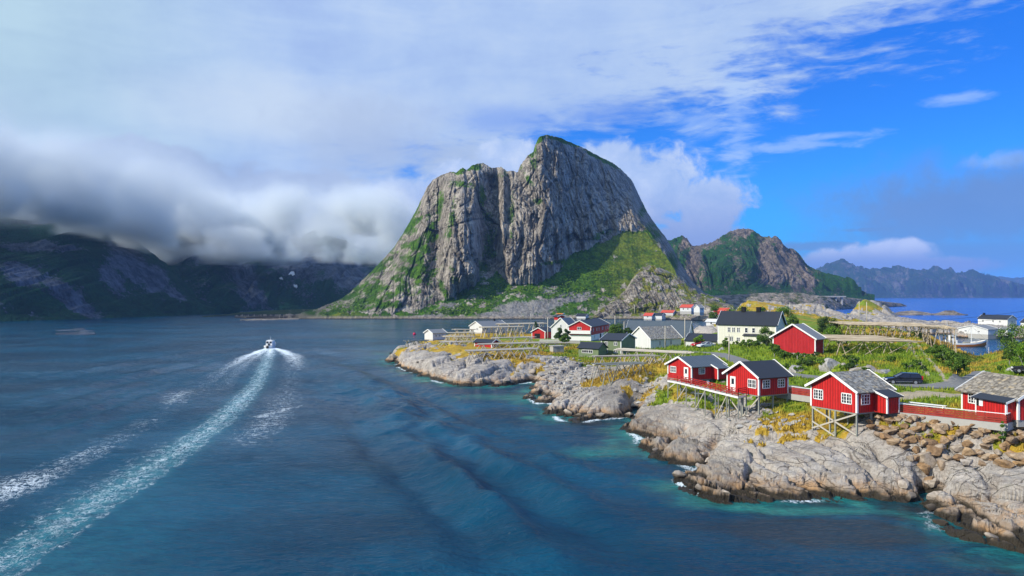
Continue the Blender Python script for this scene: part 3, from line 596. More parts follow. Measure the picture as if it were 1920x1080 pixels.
def cliff_mat(name, rock_lo, rock_hi, green_lo, green_hi, scale=1., use_paint=False, bump=.8, stain=.6):
    m, g, b = new_mat(name, .95, .15)
    P = g.vm('MULTIPLY', g.pos(), (1 / scale,) * 3); X, Yc, Z = g.xyz(P)
    ver = g.noise(g.vec(X, Yc, g.m('MULTIPLY', Z, .16)), .12, 7, .68, .3)
    mid = g.noise(P, .05, 6, .65); fine = g.noise(g.vec(X, Yc, g.m('MULTIPLY', Z, .45)), .45, 6, .7)
    t = g.m('ADD', g.m('ADD', g.m('MULTIPLY', ver, .5), g.m('MULTIPLY', mid, .25)), g.m('MULTIPLY', fine, .25))
    dark = tuple(c * .5 for c in rock_lo)
    rock = g.ramp(t, [(.33, dark), (.43, rock_lo), (.55, rock_hi), (.70, tuple(min(1, c * 1.3) for c in rock_hi))])
    ck = g.noise(g.vec(g.m('ADD', X, g.m('MULTIPLY', Z, .25)), Yc, g.m('MULTIPLY', Z, .2)), .16, 5, .6, .8)
    crack = g.ss(g.m('ABSOLUTE', g.m('SUBTRACT', ck, .5)), .0, .028)
    rock = g.mix(g.m('MULTIPLY', g.m('SUBTRACT', 1, crack), stain), rock, tuple(c * .25 for c in rock_lo))
    gn = g.noise(P, .09, 6, .66); gf = g.noise(P, .5, 4, .7)
    green = g.ramp(g.m('ADD', g.m('MULTIPLY', gn, .5), g.m('MULTIPLY', gf, .5)), [(.34, tuple(c * .5 for c in green_lo)), (.48, green_lo), (.66, green_hi)])
    veg = g.attr('veg')
    vm = g.ss(g.m('ADD', veg, g.m('ADD', g.m('MULTIPLY', g.m('SUBTRACT', gf, .5), .9), g.m('MULTIPLY', g.m('SUBTRACT', gn, .5), .9))), .40, .62)
    col = g.mix(vm, rock, green)
    if use_paint:
        scr = g.attr('scree'); sn = g.noise(P, .9, 4, .75); bl = g.voro(P, .55).outputs['Color']
        sc = g.mix(sn, (.13, .125, .12), (.40, .385, .365))
        col = g.mix(g.ss(g.m('ADD', scr, g.m('MULTIPLY', g.m('SUBTRACT', gf, .5), .8)), .4, .6), col, sc)
        yl = g.attr('yellow')
        col = g.mix(g.m('MULTIPLY', g.m('MULTIPLY', yl, vm), g.ss(gn, .35, .65, .2, 1)), col, g.mix(gf, (.13, .13, .012), (.38, .34, .05)))
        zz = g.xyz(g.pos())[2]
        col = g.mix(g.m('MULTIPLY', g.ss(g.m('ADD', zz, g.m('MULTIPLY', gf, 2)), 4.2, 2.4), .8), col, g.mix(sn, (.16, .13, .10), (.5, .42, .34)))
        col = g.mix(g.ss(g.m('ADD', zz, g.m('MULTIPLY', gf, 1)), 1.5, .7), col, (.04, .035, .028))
    else:
        sn = g.attr('snow'); col = g.mix(g.ss(sn, .4, .6), col, (.8, .85, .9))
    g.put(b.inputs['Base Color'], col)
    hh = g.m('ADD', g.m('ADD', g.m('MULTIPLY', ver, 1.1), g.m('MULTIPLY', fine, .6)), g.m('ADD', g.m('MULTIPLY', crack, .35), g.m('MULTIPLY', gf, .4)))
    g.put(b.inputs['Normal'], g.bump(hh, bump, 3.2 * scale))
    return m
def blobs(PX, PY, L):
    r = np.zeros(PX.shape)
    for cx, cy, rx, ry, rot in L:
        a = math.radians(rot); dx = PX - cx; dy = PY - cy
        u = (dx * math.cos(a) + dy * math.sin(a)) / rx; v = (-dx * math.sin(a) + dy * math.cos(a)) / ry
        r = np.maximum(r, np.exp(-(u * u + v * v) ** 1.3))
    return r
SIL = [(440, 602), (470, 599.5), (500, 597), (560, 590), (600, 577), (640, 560), (660, 545), (700, 505), (722, 482), (740, 462), (760, 430), (780, 395), (800, 352), (812, 337), (830, 327), (845, 322), (856, 323), (868, 314), (874, 319), (885, 310),
       (905, 305), (915, 311), (925, 315), (940, 313), (950, 321), (958, 320), (971, 323), (975, 311), (990, 291), (1000, 285), (1003, 272), (1010, 258), (1022, 252), (1050, 258), (1070, 267), (1100, 280), (1125, 294), (1150, 306), (1165, 318), (1185, 338),
       (1200, 370), (1215, 400), (1230, 422), (1245, 441), (1260, 463), (1280, 500), (1300, 530), (1320, 548), (1340, 556), (1360, 560)]
FOOT = [(440, 603), (500, 600), (560, 597), (600, 593), (650, 586), (700, 590), (760, 588), (786, 581), (830, 566), (871, 548), (905, 528), (933, 515), (960, 534), (1010, 534), (1045, 519), (1075, 479), (1141, 453), (1180, 430), (1215, 440), (1250, 485), (1290, 540), (1320, 553), (1360, 562)]
def macro_main(PX, PY, T):
    g = lambda c, w: np.exp(-((PX - c) / w) ** 2)
    sl = (PY - 430) * .04
    d = -26 * np.exp(-(np.abs(PX - 866 - sl) / 34) ** 3) * sst(PY, 300, 400) * (1 - .35 * sst(PY, 490, 560))        # left buttress
    d = d + 22 * np.exp(-(np.abs(PX - 918 + sl * .3) / 18) ** 2) * sst(PY, 312, 345) * (1 - sst(PY, 500, 545))          # recess beside it
    d = d + 10 * g(955, 6) * sst(PY, 318, 335) * (1 - sst(PY, 400, 470)) - 9 * g(943, 6) * (1 - sst(PY, 440, 500))
    d = d + 16 * np.exp(-(np.abs(PX - 818 - sl * .5) / 14) ** 2) * sst(PY, 325, 380) * (1 - .6 * sst(PY, 470, 560))
    # notch and corner on the big wall
    ln = PX - (1020 + (PY - 400) * -.22)
    d = d + 12 * sst(-ln, -1, 3) * np.exp(-((ln + 10) / 14) ** 2) * np.exp(-((PY - 412) / 26) ** 2)
    d = d + 7 * np.exp(-(np.abs(PX - (1062 + (PY - 440) * .12)) / 4) ** 2) * sst(PY, 380, 430)
    d = d + 9 * np.exp(-(np.abs(PX - (970 + (PY - 330) * .62)) / 9) ** 2) * sst(PY, 318, 330) * (1 - sst(PY, 380, 400))
    for c_, k_, y0_, y1_, w_, dd_ in ((790, -.55, 400, 590, 7, 11), (1095, .35, 350, 480, 5, 8), (1128, .22, 330, 450, 5, 8), (985, -.12, 400, 530, 5, 7), (1040, .05, 430, 520, 4, 6), (845, .15, 350, 545, 4, 5), (745, -.6, 470, 590, 7, 9)):
        d = d + dd_ * np.exp(-((PX - c_ - k_ * (PY - y0_) - 3 * fbm(PY * .06, PY * 0 + c_, 2, 3)) / w_) ** 2) * sst(PY, y0_, y0_ + 25) * (1 - sst(PY, y1_ - 25, y1_))
    d = d - 8 * np.exp(-((PX - 1180 + (PY - 430) * .2) / 18) ** 2) * sst(PY, 350, 410)
    return d
main_mat = cliff_mat('main_cliff', (.155, .135, .112), (.46, .41, .345), (.035, .105, .005), (.15, .28, .012), 1., True, 1., .6)
RID = [(440, 30), (500, 60), (560, 90), (640, 150), (720, 190), (790, 160), (830, 110), (870, 75), (940, 80), (1000, 85), (1040, 88), (1090, 105), (1130, 140), (1180, 215), (1230, 300), (1300, 330), (1360, 330)]
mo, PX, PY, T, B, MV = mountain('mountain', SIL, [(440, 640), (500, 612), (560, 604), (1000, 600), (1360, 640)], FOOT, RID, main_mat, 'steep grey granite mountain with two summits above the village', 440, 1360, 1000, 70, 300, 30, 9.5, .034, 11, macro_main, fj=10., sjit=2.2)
talus = 1 - sst(T, 0, .03)
veg = .72 * talus + blobs(PX, PY, [(918, 450, 18, 80, 0), (905, 370, 10, 40, 0), (800, 460, 22, 70, 10), (826, 385, 9, 45, 8), (862, 322, 14, 8, 0), (990, 335, 7, 28, -32), (1008, 378, 14, 10, 0), (1010, 262, 10, 12, 0), (1060, 265, 45, 6, 14), (1130, 300, 50, 6, 30), (885, 315, 30, 9, 0),
     (1200, 460, 36, 40, 30), (1250, 500, 30, 40, 30), (1040, 492, 40, 7, -5), (680, 560, 60, 45, -40), (640, 580, 60, 16, -20), (575, 592, 70, 10, -10), (850, 520, 12, 40, -15), (1100, 510, 70, 40, -25), (1210, 390, 14, 40, 20), (940, 330, 14, 8, 0), (770, 420, 20, 40, 30), (830, 540, 10, 34, -25), (905, 500, 14, 30, 0), (1180, 480, 20, 60, 30), (715, 500, 14, 40, 42), (780, 500, 50, 70, 20), (720, 560, 60, 30, -30), (845, 420, 10, 60, 10), (960, 400, 8, 60, 0), (1090, 480, 60, 12, -20), (1130, 440, 40, 10, -20), (1220, 440, 30, 40, 40), (870, 345, 40, 10, 0), (1000, 300, 12, 30, 0)]) * (.62)
veg = veg + (1 - sst(PX, 800, 850)) * (.07 + .62 * fbm(PX * .05 + PY * .03, PY * .06, 4, 48)) * (1 - talus) + .22 * sst(T, .93, 1.0) + .30 * fbm(PX * .04, PY * .06, 4, 44) - .02 - .45 * talus * sst(fbm(PX * .05, PY * .09, 3, 46), .05, .35)
scree = blobs(PX, PY, [(830, 583, 44, 13, -22), (790, 595, 40, 6, 0), (985, 577, 75, 17, -4), (940, 592, 60, 8, 0), (1055, 562, 40, 15, -20), (1095, 556, 28, 12, -10), (1020, 592, 60, 6, 0), (1030, 545, 22, 10, 0)]) * talus * .8
paint(mo, 'veg', veg); paint(mo, 'scree', scree); paint(mo, 'yellow', .5 * sst(PX, 1080, 1180) * talus + .6 * (1 - sst(PX, 640, 720)) * talus)

# the low spur in front of its right foot
spur_sil = [(1090, 600), (1110, 593), (1130, 578), (1150, 562), (1172, 545), (1190, 515), (1205, 500), (1222, 497), (1240, 503), (1258, 511), (1275, 523), (1292, 538), (1308, 550), (1325, 559), (1345, 566), (1375, 572)]
spur_foot = [(1090, 601), (1120, 596), (1160, 588), (1220, 586), (1280, 584), (1330, 578), (1375, 574)]
so, PX, PY, T, B, SV = mountain('hill', spur_sil, [(1090, 598), (1200, 600), (1260, 585), (1375, 540)], spur_foot, [(1090, 5), (1130, 20), (1200, 55), (1260, 70), (1320, 60), (1375, 40)], main_mat, 'yellow green rocky spur at the foot of the mountain', 1090, 1375, 340, 30, 140, 16, 8., .06, 61, None, -2, 60, 2.2, .8)
so['category'] = 'hill'
paint(so, 'veg', .47 + .62 * fbm(PX * .06, PY * .09, 3, 65) - .5 * blobs(PX, PY, [(1185, 545, 26, 10, -50), (1150, 578, 26, 8, -35), (1220, 520, 14, 8, 0), (1250, 560, 30, 6, 10)]))
paint(so, 'scree', np.zeros(PX.shape)); paint(so, 'yellow', np.full(PX.shape, .9))

# mountains on the far side of the fjord (left), their tops in the cloud
left_mat = cliff_mat('fjord_cliff', (.026, .036, .056), (.10, .125, .175), (.003, .034, .018), (.010, .062, .026), 1.6, False, .7, .4)  # cloud shade is put into these colours: rock and green darker, bluer
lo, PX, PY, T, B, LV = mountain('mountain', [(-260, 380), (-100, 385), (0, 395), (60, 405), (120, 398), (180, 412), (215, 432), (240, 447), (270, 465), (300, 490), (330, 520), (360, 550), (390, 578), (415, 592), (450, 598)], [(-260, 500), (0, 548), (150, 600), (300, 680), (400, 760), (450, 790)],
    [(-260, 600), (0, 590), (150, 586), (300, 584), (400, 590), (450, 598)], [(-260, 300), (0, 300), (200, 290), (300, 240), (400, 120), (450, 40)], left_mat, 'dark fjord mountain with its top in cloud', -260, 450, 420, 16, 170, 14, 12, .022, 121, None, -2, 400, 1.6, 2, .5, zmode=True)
paint(lo, 'veg', .78 + .3 * fbm(PX * .02, PY * .03, 3, 125) - .75 * blobs(PX, PY, [(240, 500, 50, 26, 35), (290, 530, 26, 22, 40), (130, 565, 60, 14, 28), (60, 470, 90, 10, 5), (330, 560, 26, 9, 35), (210, 530, 30, 16, 30), (40, 530, 40, 20, 20)]))
paint(lo, 'snow', np.zeros(PX.shape))
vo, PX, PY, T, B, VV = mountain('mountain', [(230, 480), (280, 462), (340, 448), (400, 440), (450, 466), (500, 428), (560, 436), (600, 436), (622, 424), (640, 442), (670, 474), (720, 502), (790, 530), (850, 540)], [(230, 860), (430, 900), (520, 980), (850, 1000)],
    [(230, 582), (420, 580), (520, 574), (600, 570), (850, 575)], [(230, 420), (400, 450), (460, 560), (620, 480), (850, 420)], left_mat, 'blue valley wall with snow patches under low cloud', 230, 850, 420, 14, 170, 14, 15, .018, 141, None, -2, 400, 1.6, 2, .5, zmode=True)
paint(vo, 'veg', .68 + .3 * fbm(PX * .02, PY * .03, 3, 145) - .8 * blobs(PX, PY, [(460, 535, 18, 34, -22), (480, 560, 22, 8, 30), (560, 500, 60, 30, 10), (640, 520, 40, 26, 20), (380, 480, 60, 20, 10)]))
paint(vo, 'snow', blobs(PX, PY, [(547, 528, 8, 3, -30), (527, 536, 4.5, 1.8, 0), (556, 548, 7, 1.8, -20)]))
# the low headland where the valley meets the water
# mountain across the sound (right of the big one)
mid_mat = cliff_mat('sound_cliff', (.075, .066, .06), (.215, .175, .15), (.010, .055, .010), (.03, .105, .012), 2., False, .85, .6)
ro, PX, PY, T, B, RV = mountain('mountain', [(1180, 470), (1250, 452), (1275, 447), (1285, 452), (1293, 461), (1305, 462), (1330, 455), (1345, 447), (1360, 437), (1375, 430), (1395, 428), (1413, 432), (1421, 442), (1440, 447), (1455, 446), (1468, 458), (1478, 469), (1486, 465), (1496, 476), (1510, 495), (1530, 508), (1550, 520), (1575, 533), (1595, 543), (1612, 553), (1640, 558)],
    [(1180, 1150), (1400, 1150), (1600, 1250), (1640, 1260)], [(1180, 545), (1300, 548), (1400, 543), (1500, 540), (1580, 549), (1640, 560)], [(1180, 330), (1300, 320), (1400, 300), (1500, 260), (1600, 60), (1640, 20)], mid_mat, 'green and rust coloured mountain beyond the sound', 1180, 1640, 460, 16, 190, 14, 16, .022, 161, None, -2, 300, 2.0, 2.6, .6, zmode=True)
paint(ro, 'veg', .66 + .34 * fbm(PX * .03, PY * .04, 3, 165) - .7 * blobs(PX, PY, [(1440, 490, 16, 40, -15), (1475, 500, 10, 46, -25), (1500, 510, 10, 40, -30), (1455, 515, 40, 14, 0), (1310, 460, 40, 10, -10), (1395, 432, 26, 6, 0), (1300, 500, 12, 40, 15)]))
paint(ro, 'snow', np.zeros(PX.shape))
far_mat = cliff_mat('far_cliff', (.06, .065, .07), (.11, .11, .115), (.010, .036, .016), (.018, .05, .02), 6., False, .6, .3)
fo_, PX, PY, T, B, FV = mountain('mountain', [(1440, 530), (1500, 512), (1530, 506), (1560, 498), (1582, 495), (1595, 501), (1620, 512), (1650, 511), (1690, 507), (1730, 514), (1785, 515), (1815, 525), (1850, 538), (1890, 549), (1930, 556), (1960, 560)], [(1440, 4200), (1700, 4200), (1960, 4500)],
    [(1440, 552), (1700, 553), (1850, 554), (1960, 558)], [(1440, 700), (1600, 700), (1900, 300), (1960, 100)], far_mat, 'blue hazy mountain range across the open sea', 1440, 1960, 260, 8, 70, 8, 14, .03, 181, None, -5, 900, 2., .35, zmode=True)
paint(fo_, 'veg', .6 + .3 * fbm(PX * .03, PY * .04, 3, 185)); paint(fo_, 'snow', np.zeros(PX.shape))
fo2, PX, PY, T, B, FV2 = mountain('mountain', [(1760, 545), (1800, 532), (1830, 524), (1860, 523), (1890, 527), (1920, 526), (1980, 530), (2100, 520)], [(1760, 6500), (2100, 6500)],
    [(1760, 553), (2100, 553)], [(1760, 900), (2100, 900)], far_mat, 'faint blue ridge farthest out at sea', 1760, 2100, 120, 6, 40, 6, 12, .03, 191, None, -5, 900, 2., .35, zmode=True)
paint(fo2, 'veg', .6 + 0 * PX); paint(fo2, 'snow', np.zeros(PX.shape))
# ------------------------------------------------------------------ mesh collector
class MB:
    def __init__(s): s.V = []; s.F = []
    def add(s, V, Fs):
        n = len(s.V); s.V += [tuple(v) for v in V]; s.F += [tuple(i + n for i in f) for f in Fs]; return s
    def box(s, x0, y0, z0, x1, y1, z1):
        V = [(x, y, z) for z in (z0, z1) for x, y in ((x0, y0), (x1, y0), (x1, y1), (x0, y1))]
        return s.add(V, [(3, 2, 1, 0), (4, 5, 6, 7), (0, 1, 5, 4), (1, 2, 6, 5), (2, 3, 7, 6), (3, 0, 4, 7)])
    def bar(s, p, q, w, h=None, up=(0, 0, 1)):
        p = Vector(p); q = Vector(q); d = (q - p).normalized(); h = h or w
        u = Vector(up)
        if abs(d.dot(u)) > .98: u = Vector((1, 0, 0))
        a = d.cross(u).normalized() * w / 2; b = a.cross(d).normalized() * h / 2
        V = [c + i * a + j * b for c in (p, q) for i, j in ((-1, -1), (1, -1), (1, 1), (-1, 1))]
        return s.add(V, [(3, 2, 1, 0), (4, 5, 6, 7), (0, 1, 5, 4), (1, 2, 6, 5), (2, 3, 7, 6), (3, 0, 4, 7)])
    def tube(s, p, q, r0, r1=None, n=6):
        p = Vector(p); q = Vector(q); d = (q - p).normalized(); r1 = r0 if r1 is None else r1
        u = Vector((0, 0, 1)) if abs(d.z) < .95 else Vector((1, 0, 0)); a = d.cross(u).normalized(); b = a.cross(d)
        V = []
        for c, r in ((p, r0), (q, r1)):
            for k in range(n):
                t = 2 * math.pi * k / n; V.append(c + r * (math.cos(t) * a + math.sin(t) * b))
        return s.add(V, [(k, (k + 1) % n, n + (k + 1) % n, n + k) for k in range(n)] + [tuple(range(n))[::-1], tuple(range(n, 2 * n))])
    def slab(s, quad, th):
        """a quad given as 4 points, thickened upwards along its normal"""
        q = [Vector(v) for v in quad]; n = (q[1] - q[0]).cross(q[3] - q[0]).normalized()
        if n.z < 0: n = -n
        V = q + [v + n * th for v in q]
        return s.add(V, [(3, 2, 1, 0), (4, 5, 6, 7), (0, 1, 5, 4), (1, 2, 6, 5), (2, 3, 7, 6), (3, 0, 4, 7)])
    def prism(s, poly, axis_fn, t0, t1):
        n = len(poly); V = [axis_fn(u, v, t) for t in (t0, t1) for u, v in poly]
        return s.add(V, [tuple(range(n))[::-1], tuple(range(n, 2 * n))] + [(k, (k + 1) % n, n + (k + 1) % n, n + k) for k in range(n)])
    def build(s, name, mat, parent=None, smooth=False):
        me = bpy.data.meshes.new(name); me.from_pydata(s.V, [], s.F)
        bm = bmesh.new(); bm.from_mesh(me); bmesh.ops.recalc_face_normals(bm, faces=bm.faces); bm.to_mesh(me); bm.free()
        if smooth: me.polygons.foreach_set('use_smooth', [True] * len(me.polygons))
        return link_mesh(name, me, mat, parent)
def copy_tree(o, parent=None):
    c = o.copy(); COL.objects.link(c)
    if parent: c.parent = parent
    for ch in list(o.children): copy_tree(ch, c)
    return c

# ------------------------------------------------------------------ materials
def paint_mat(name, col, rough=.55, boards=0., wear=.15, spec=.3):
    m, g, b = new_mat(name, rough, spec); P = g.obj(); X, Y, Z = g.xyz(P)
    n = g.noise(P, 1.3, 5, .65); st = g.noise(g.vec(g.m('ADD', X, Y), 0, g.m('MULTIPLY', Z, .15)), 3.0, 4, .6)
    c = g.mix(g.m('MULTIPLY', g.ss(n, .35, .7), wear), col, tuple(k * .55 for k in col))
    c = g.mix(g.m('MULTIPLY', g.ss(st, .45, .75), wear), c, tuple(min(1, k * 1.35 + .03) for k in col))
    if boards:
        f = g.m('FRACT', g.m('DIVIDE', g.m('ADD', X, Y), boards)); gr = g.ss(g.m('ABSOLUTE', g.m('SUBTRACT', f, .5)), .30, .45)
        cell = g.m('FLOOR', g.m('DIVIDE', g.m('ADD', X, Y), boards)); wn = g.n('ShaderNodeTexWhiteNoise', noise_dimensions='1D'); g.put(wn.inputs['W'], cell)
        c = g.mix(g.m('MULTIPLY', wn.outputs[0], .30), c, tuple(k * .6 for k in col))
        c = g.mix(g.m('MULTIPLY', gr, .8), c, tuple(k * .35 for k in col))
        g.put(b.inputs['Normal'], g.bump(g.m('SUBTRACT', 1, gr), .6, .03))
    g.put(b.inputs['Base Color'], c); return m
def shingle_mat(name, lo, hi, sx=.32, sy=.30):
    m, g, b = new_mat(name, .8, .25); P = g.obj(); X, Y, Z = g.xyz(P)
    br = g.n('ShaderNodeTexVoronoi', feature='F1'); g.put(br.inputs['Vector'], g.vec(g.m('DIVIDE', X, sx), g.m('DIVIDE', Y, sy), g.m('DIVIDE', Z, sx))); br.inputs['Scale'].default_value = 1
    cr, cg, cb = g.n('ShaderNodeSeparateColor').outputs[:3]
    sep = cr.node; g.put(sep.inputs[0], br.outputs['Color'])
    n = g.noise(P, .7, 4, .6)
    c = g.mix(g.m('ADD', g.m('MULTIPLY', cr, .65), g.m('MULTIPLY', n, .35)), lo, hi)
    c = g.mix(g.m('MULTIPLY', g.ss(cg, .86, .9), .6), c, (.42, .33, .20))
    c = g.mix(g.m('MULTIPLY', g.ss(br.outputs['Distance'], .45, .7), .6), c, tuple(k * .35 for k in lo))
    g.put(b.inputs['Base Color'], c); g.put(b.inputs['Normal'], g.bump(br.outputs['Distance'], .5, .05)); return m
def flat_mat(name, col, rough=.6, spec=.3, metal=0, vary=.25, scale=2.):
    m, g, b = new_mat(name, rough, spec); P = g.obj()
    g.put(b.inputs['Base Color'], g.mix(g.m('MULTIPLY', g.noise(P, scale, 4, .65), vary * 1.6), tuple(min(1, c * 1.12) for c in col), tuple(c * .5 for c in col)))
    b.inputs['Metallic'].default_value = metal; return m
M = dict(
    red=paint_mat('red_boards', (.55, .016, .013), .6, .36, .4), darkred=paint_mat('weathered_red_boards', (.47, .014, .018), .55, .30, .4), white=paint_mat('white_paint', (.80, .80, .78), .5, 0, .08), whiteb=paint_mat('white_boards', (.78, .79, .78), .55, .3, .08),
    cream=paint_mat('cream_boards', (.84, .82, .68), .6, .3, .08), green=paint_mat('green_boards', (.20, .26, .13), .6, .3), blue=paint_mat('blue_boards', (.02, .06, .42), .6, .3), orange=paint_mat('orange_paint', (.72, .22, .02), .6),
    slate=flat_mat('dark_roofing', (.022, .026, .036), .55, .35, 0, .3, .8), metalroof=None, shingle=shingle_mat('grey_slate_roof', (.15, .145, .135), (.36, .35, .32)), mossy=shingle_mat('lichen_slate_roof', (.13, .115, .095), (.38, .34, .285), .36, .34),
    greyroof=flat_mat('grey_roofing', (.20, .21, .22), .7), redroof=flat_mat('red_roof_tiles', (.50, .07, .04), .7), glass=flat_mat('window_glass', (.022, .026, .034), .08, .6, 0, .3), dark=flat_mat('dark_opening', (.012, .012, .013), .9),
    pole=flat_mat('weathered_pole_wood', (.50, .46, .39), .9, .15, 0, .4, 3), grey=flat_mat('greyed_timber', (.30, .31, .27), .9, .15, 0, .4, 2), palepole=flat_mat('pale_pole_wood', (.60, .54, .43), .9, .15, 0, .45, 3),
    concrete=flat_mat('concrete', (.40, .39, .36), .9, .2, 0, .3), redwood=paint_mat('red_railing', (.40, .022, .018), .6, 0, .4), fence=paint_mat('worn_red_fence', (.33, .035, .022), .7, 0, .55), steel=flat_mat('painted_steel', (.4, .42, .44), .4, .5, .6), rubber=flat_mat('tyre_rubber', (.012, .012, .012), .8))
def tan_poles():
    m, g, b = new_mat('tan_pole_wood', .9, .15); X, Y, Z = g.xyz(g.obj())
    n = g.noise(g.vec(g.m('MULTIPLY', X, .06), g.m('MULTIPLY', Y, 2.6), g.m('MULTIPLY', Z, 2.6)), 1., 3, .7)
    g.put(b.inputs['Base Color'], g.ramp(n, [(.32, (.17, .13, .085)), (.5, (.44, .36, .25)), (.68, (.62, .54, .41))])); return m
M['tanpole'] = tan_poles()
def metal_roof():
    m, g, b = new_mat('blue_grey_metal_roof', .45, .4); X, Y, Z = g.xyz(g.obj())
    f = g.m('FRACT', g.m('DIVIDE', X, .55)); gr = g.ss(g.m('ABSOLUTE', g.m('SUBTRACT', f, .5)), .38, .48)
    g.put(b.inputs['Base Color'], g.mix(gr, g.mix(g.noise(g.obj(), .9, 4), (.055, .075, .095), (.10, .125, .15)), (.03, .04, .05)))
    g.put(b.inputs['Normal'], g.bump(gr, .5, .04)); return m
M['metalroof'] = metal_roof()

# ------------------------------------------------------------------ gabled houses
class House:
    def __init__(s, name, label, cat, A, pxl, w, pxr=None, l=None, near=False, group=None):
        ax, ay, az = A if len(A) == 4 - 1 and not isinstance(A[0], tuple) and A[1] < 0 else W(*A)
        s.A = (ax, ay, az); ub = (pxl - CX) / F
        # corner B lies on its own ray at distance w from A
        a = 1 + ub * ub; b_ = -2 * (ub * ax + ay); c = ax * ax + ay * ay - w * w; D = b_ * b_ - 4 * a * c
        if D < 0: yb = -b_ / (2 * a); bx, by = ub * yb, yb; w = math.hypot(bx - ax, by - ay)
        else: yb = (-b_ + (-1 if near else 1) * math.sqrt(D)) / (2 * a); bx, by = ub * yb, yb
        e1 = Vector(((bx - ax) / w, (by - ay) / w)); e2 = Vector((e1.y, -e1.x))
        if l is None:
            uc = (pxr - CX) / F; l = (uc * ay - ax) / (e2.x - uc * e2.y)
            if not 1.5 < l < 40: print('HOUSE', label, 'l=', l); l = w
        s.w, s.l = w, l; s.root = empty(name, s.A, math.atan2(e2.y, e2.x)); tag(s.root, label, cat, group)
        s.e1, s.e2 = e1, e2
    def world(s, x, y): return (s.A[0] + x * s.e2.x + y * s.e1.x, s.A[1] + x * s.e2.y + y * s.e1.y)
    def body(s, hw, rise, ridge, wall, roof, trim='white', ov=.35, og=.35, th=.14, base=.6, corners=True, fmat='concrete', barge=.20):
        s.hw, s.rise, s.ridge = hw, rise, ridge
        La, Lb = (s.l, s.w) if ridge == 'L' else (s.w, s.l)
        mp = (lambda a, b, z: (a, b, z)) if ridge == 'L' else (lambda a, b, z: (b, a, z))
        s.La, s.Lb, s.mp = La, Lb, mp
        MB().prism([(0, 0), (Lb, 0), (Lb, hw), (Lb / 2, hw + rise), (0, hw)], lambda b, z, a: mp(a, b, z), 0, La).build('wall', M[wall], s.root)
        if base: MB().prism([(.06, .06), (Lb - .06, .06), (Lb - .06, La - .06), (.06, La - .06)], lambda b, a, z: mp(a, b, z), -base, -.003).build('foundation', M[fmat], s.root)
        k = rise / (Lb / 2); rf = MB()
        for sgn in (0, 1):
            e = -ov if not sgn else Lb + ov; zz = hw - ov * k + .03
            r = Lb / 2
            rf.slab([mp(-og, e, zz), mp(La + og, e, zz), mp(La + og, r, hw + rise + .03), mp(-og, r, hw + rise + .03)], th)
        s.roof = rf.build('roof', M[roof], s.root)
        if trim:
            for a in (-og - .03, La + og + .03):
                t = MB(); n = math.hypot(1, k); off = th + .05
                for sgn in (0, 1):
                    e = -ov - .02 if not sgn else Lb + ov + .02
                    p = Vector(mp(a, e, hw - ov * k + .03 + off * n - barge / 2)); q = Vector(mp(a, Lb / 2, hw + rise + .03 + off * n - barge / 2))
                    t.bar(p, q, .06, barge + .06)
                t.build('barge_board', M[trim], s.root)
            if corners:
                c = .09
                for (x, y, sx, sy) in ((0, 0, -1, -1), (0, s.w, -1, 1), (s.l, 0, 1, -1)):
                    hh = hw
                    MB().box(min(x + sx * .035, x - sx * 2 * c), min(y + sy * .035, y - sy * 2 * c), .0, max(x + sx * .035, x - sx * 2 * c), max(y + sy * .035, y - sy * 2 * c), hh - .02).build('corner_board', M[trim], s.root)
        return s
    def _pt(s, face, u, z, out):
        return (-out, u * s.w, z) if face == 'L' else (u * s.l, -out, z)
    def rect(s, mb, face, u0, z0, u1, z1, o0, o1):
        if face == 'L': mb.box(-o1, u0, z0, -o0, u1, z1)
        else: mb.box(u0, -o1, z0, u1, -o0, z1)
    def window(s, face, u, z0, w, h, nx=2, ny=3, off=0., pane='glass', frame='white', label=None):
        c = u * (s.w if face == 'L' else s.l); x0, x1 = c - w / 2, c + w / 2; f = MB(); t = .10
        for a, b, cc, d in ((x0, z0, x0 + t, z0 + h), (x1 - t, z0, x1, z0 + h), (x0, z0, x1, z0 + t), (x0, z0 + h - t, x1, z0 + h)): s.rect(f, face, a, b, cc, d, off + .002, off + .07)
        for i in range(1, nx): q = x0 + w * i / nx; tt = .055 if nx == 2 or i == nx // 2 else .03; s.rect(f, face, q - tt, z0 + t, q + tt, z0 + h - t, off + .03, off + .062)
        for j in range(1, ny): q = z0 + h * j / ny; s.rect(f, face, x0 + t, q - .02, x1 - t, q + .02, off + .03, off + .058)
        o = f.build('window', M[frame], s.root); p = MB(); s.rect(p, face, x0 + t, z0 + t, x1 - t, z0 + h - t, off + .004, off + .03); p.build('pane', M[pane], o)
        if label: o['label'] = label
        return o
    def door(s, face, u, z0, w, h, pane=True, col='white', off=0.):
        c = u * (s.w if face == 'L' else s.l); d = MB(); s.rect(d, face, c - w / 2, z0, c + w / 2, z0 + h, off + .002, off + .06)
        o = d.build('door', M[col], s.root)
        if pane: p = MB(); s.rect(p, face, c - w * .24, z0 + h * .48, c + w * .24, z0 + h * .86, off + .061, off + .07); p.build('pane', M['glass'], o)
        hd = MB(); s.rect(hd, face, c + w * .32, z0 + h * .45, c + w * .38, z0 + h * .5, off + .061, off + .1); hd.build('handle', M['steel'], o); return o
    def opening(s, face, u, z0, w, h, name='gate', mat='dark', off=0.):
        c = u * (s.w if face == 'L' else s.l); d = MB(); s.rect(d, face, c - w / 2, z0, c + w / 2, z0 + h, off + .002, off + .03); return d.build(name, M[mat], s.root)
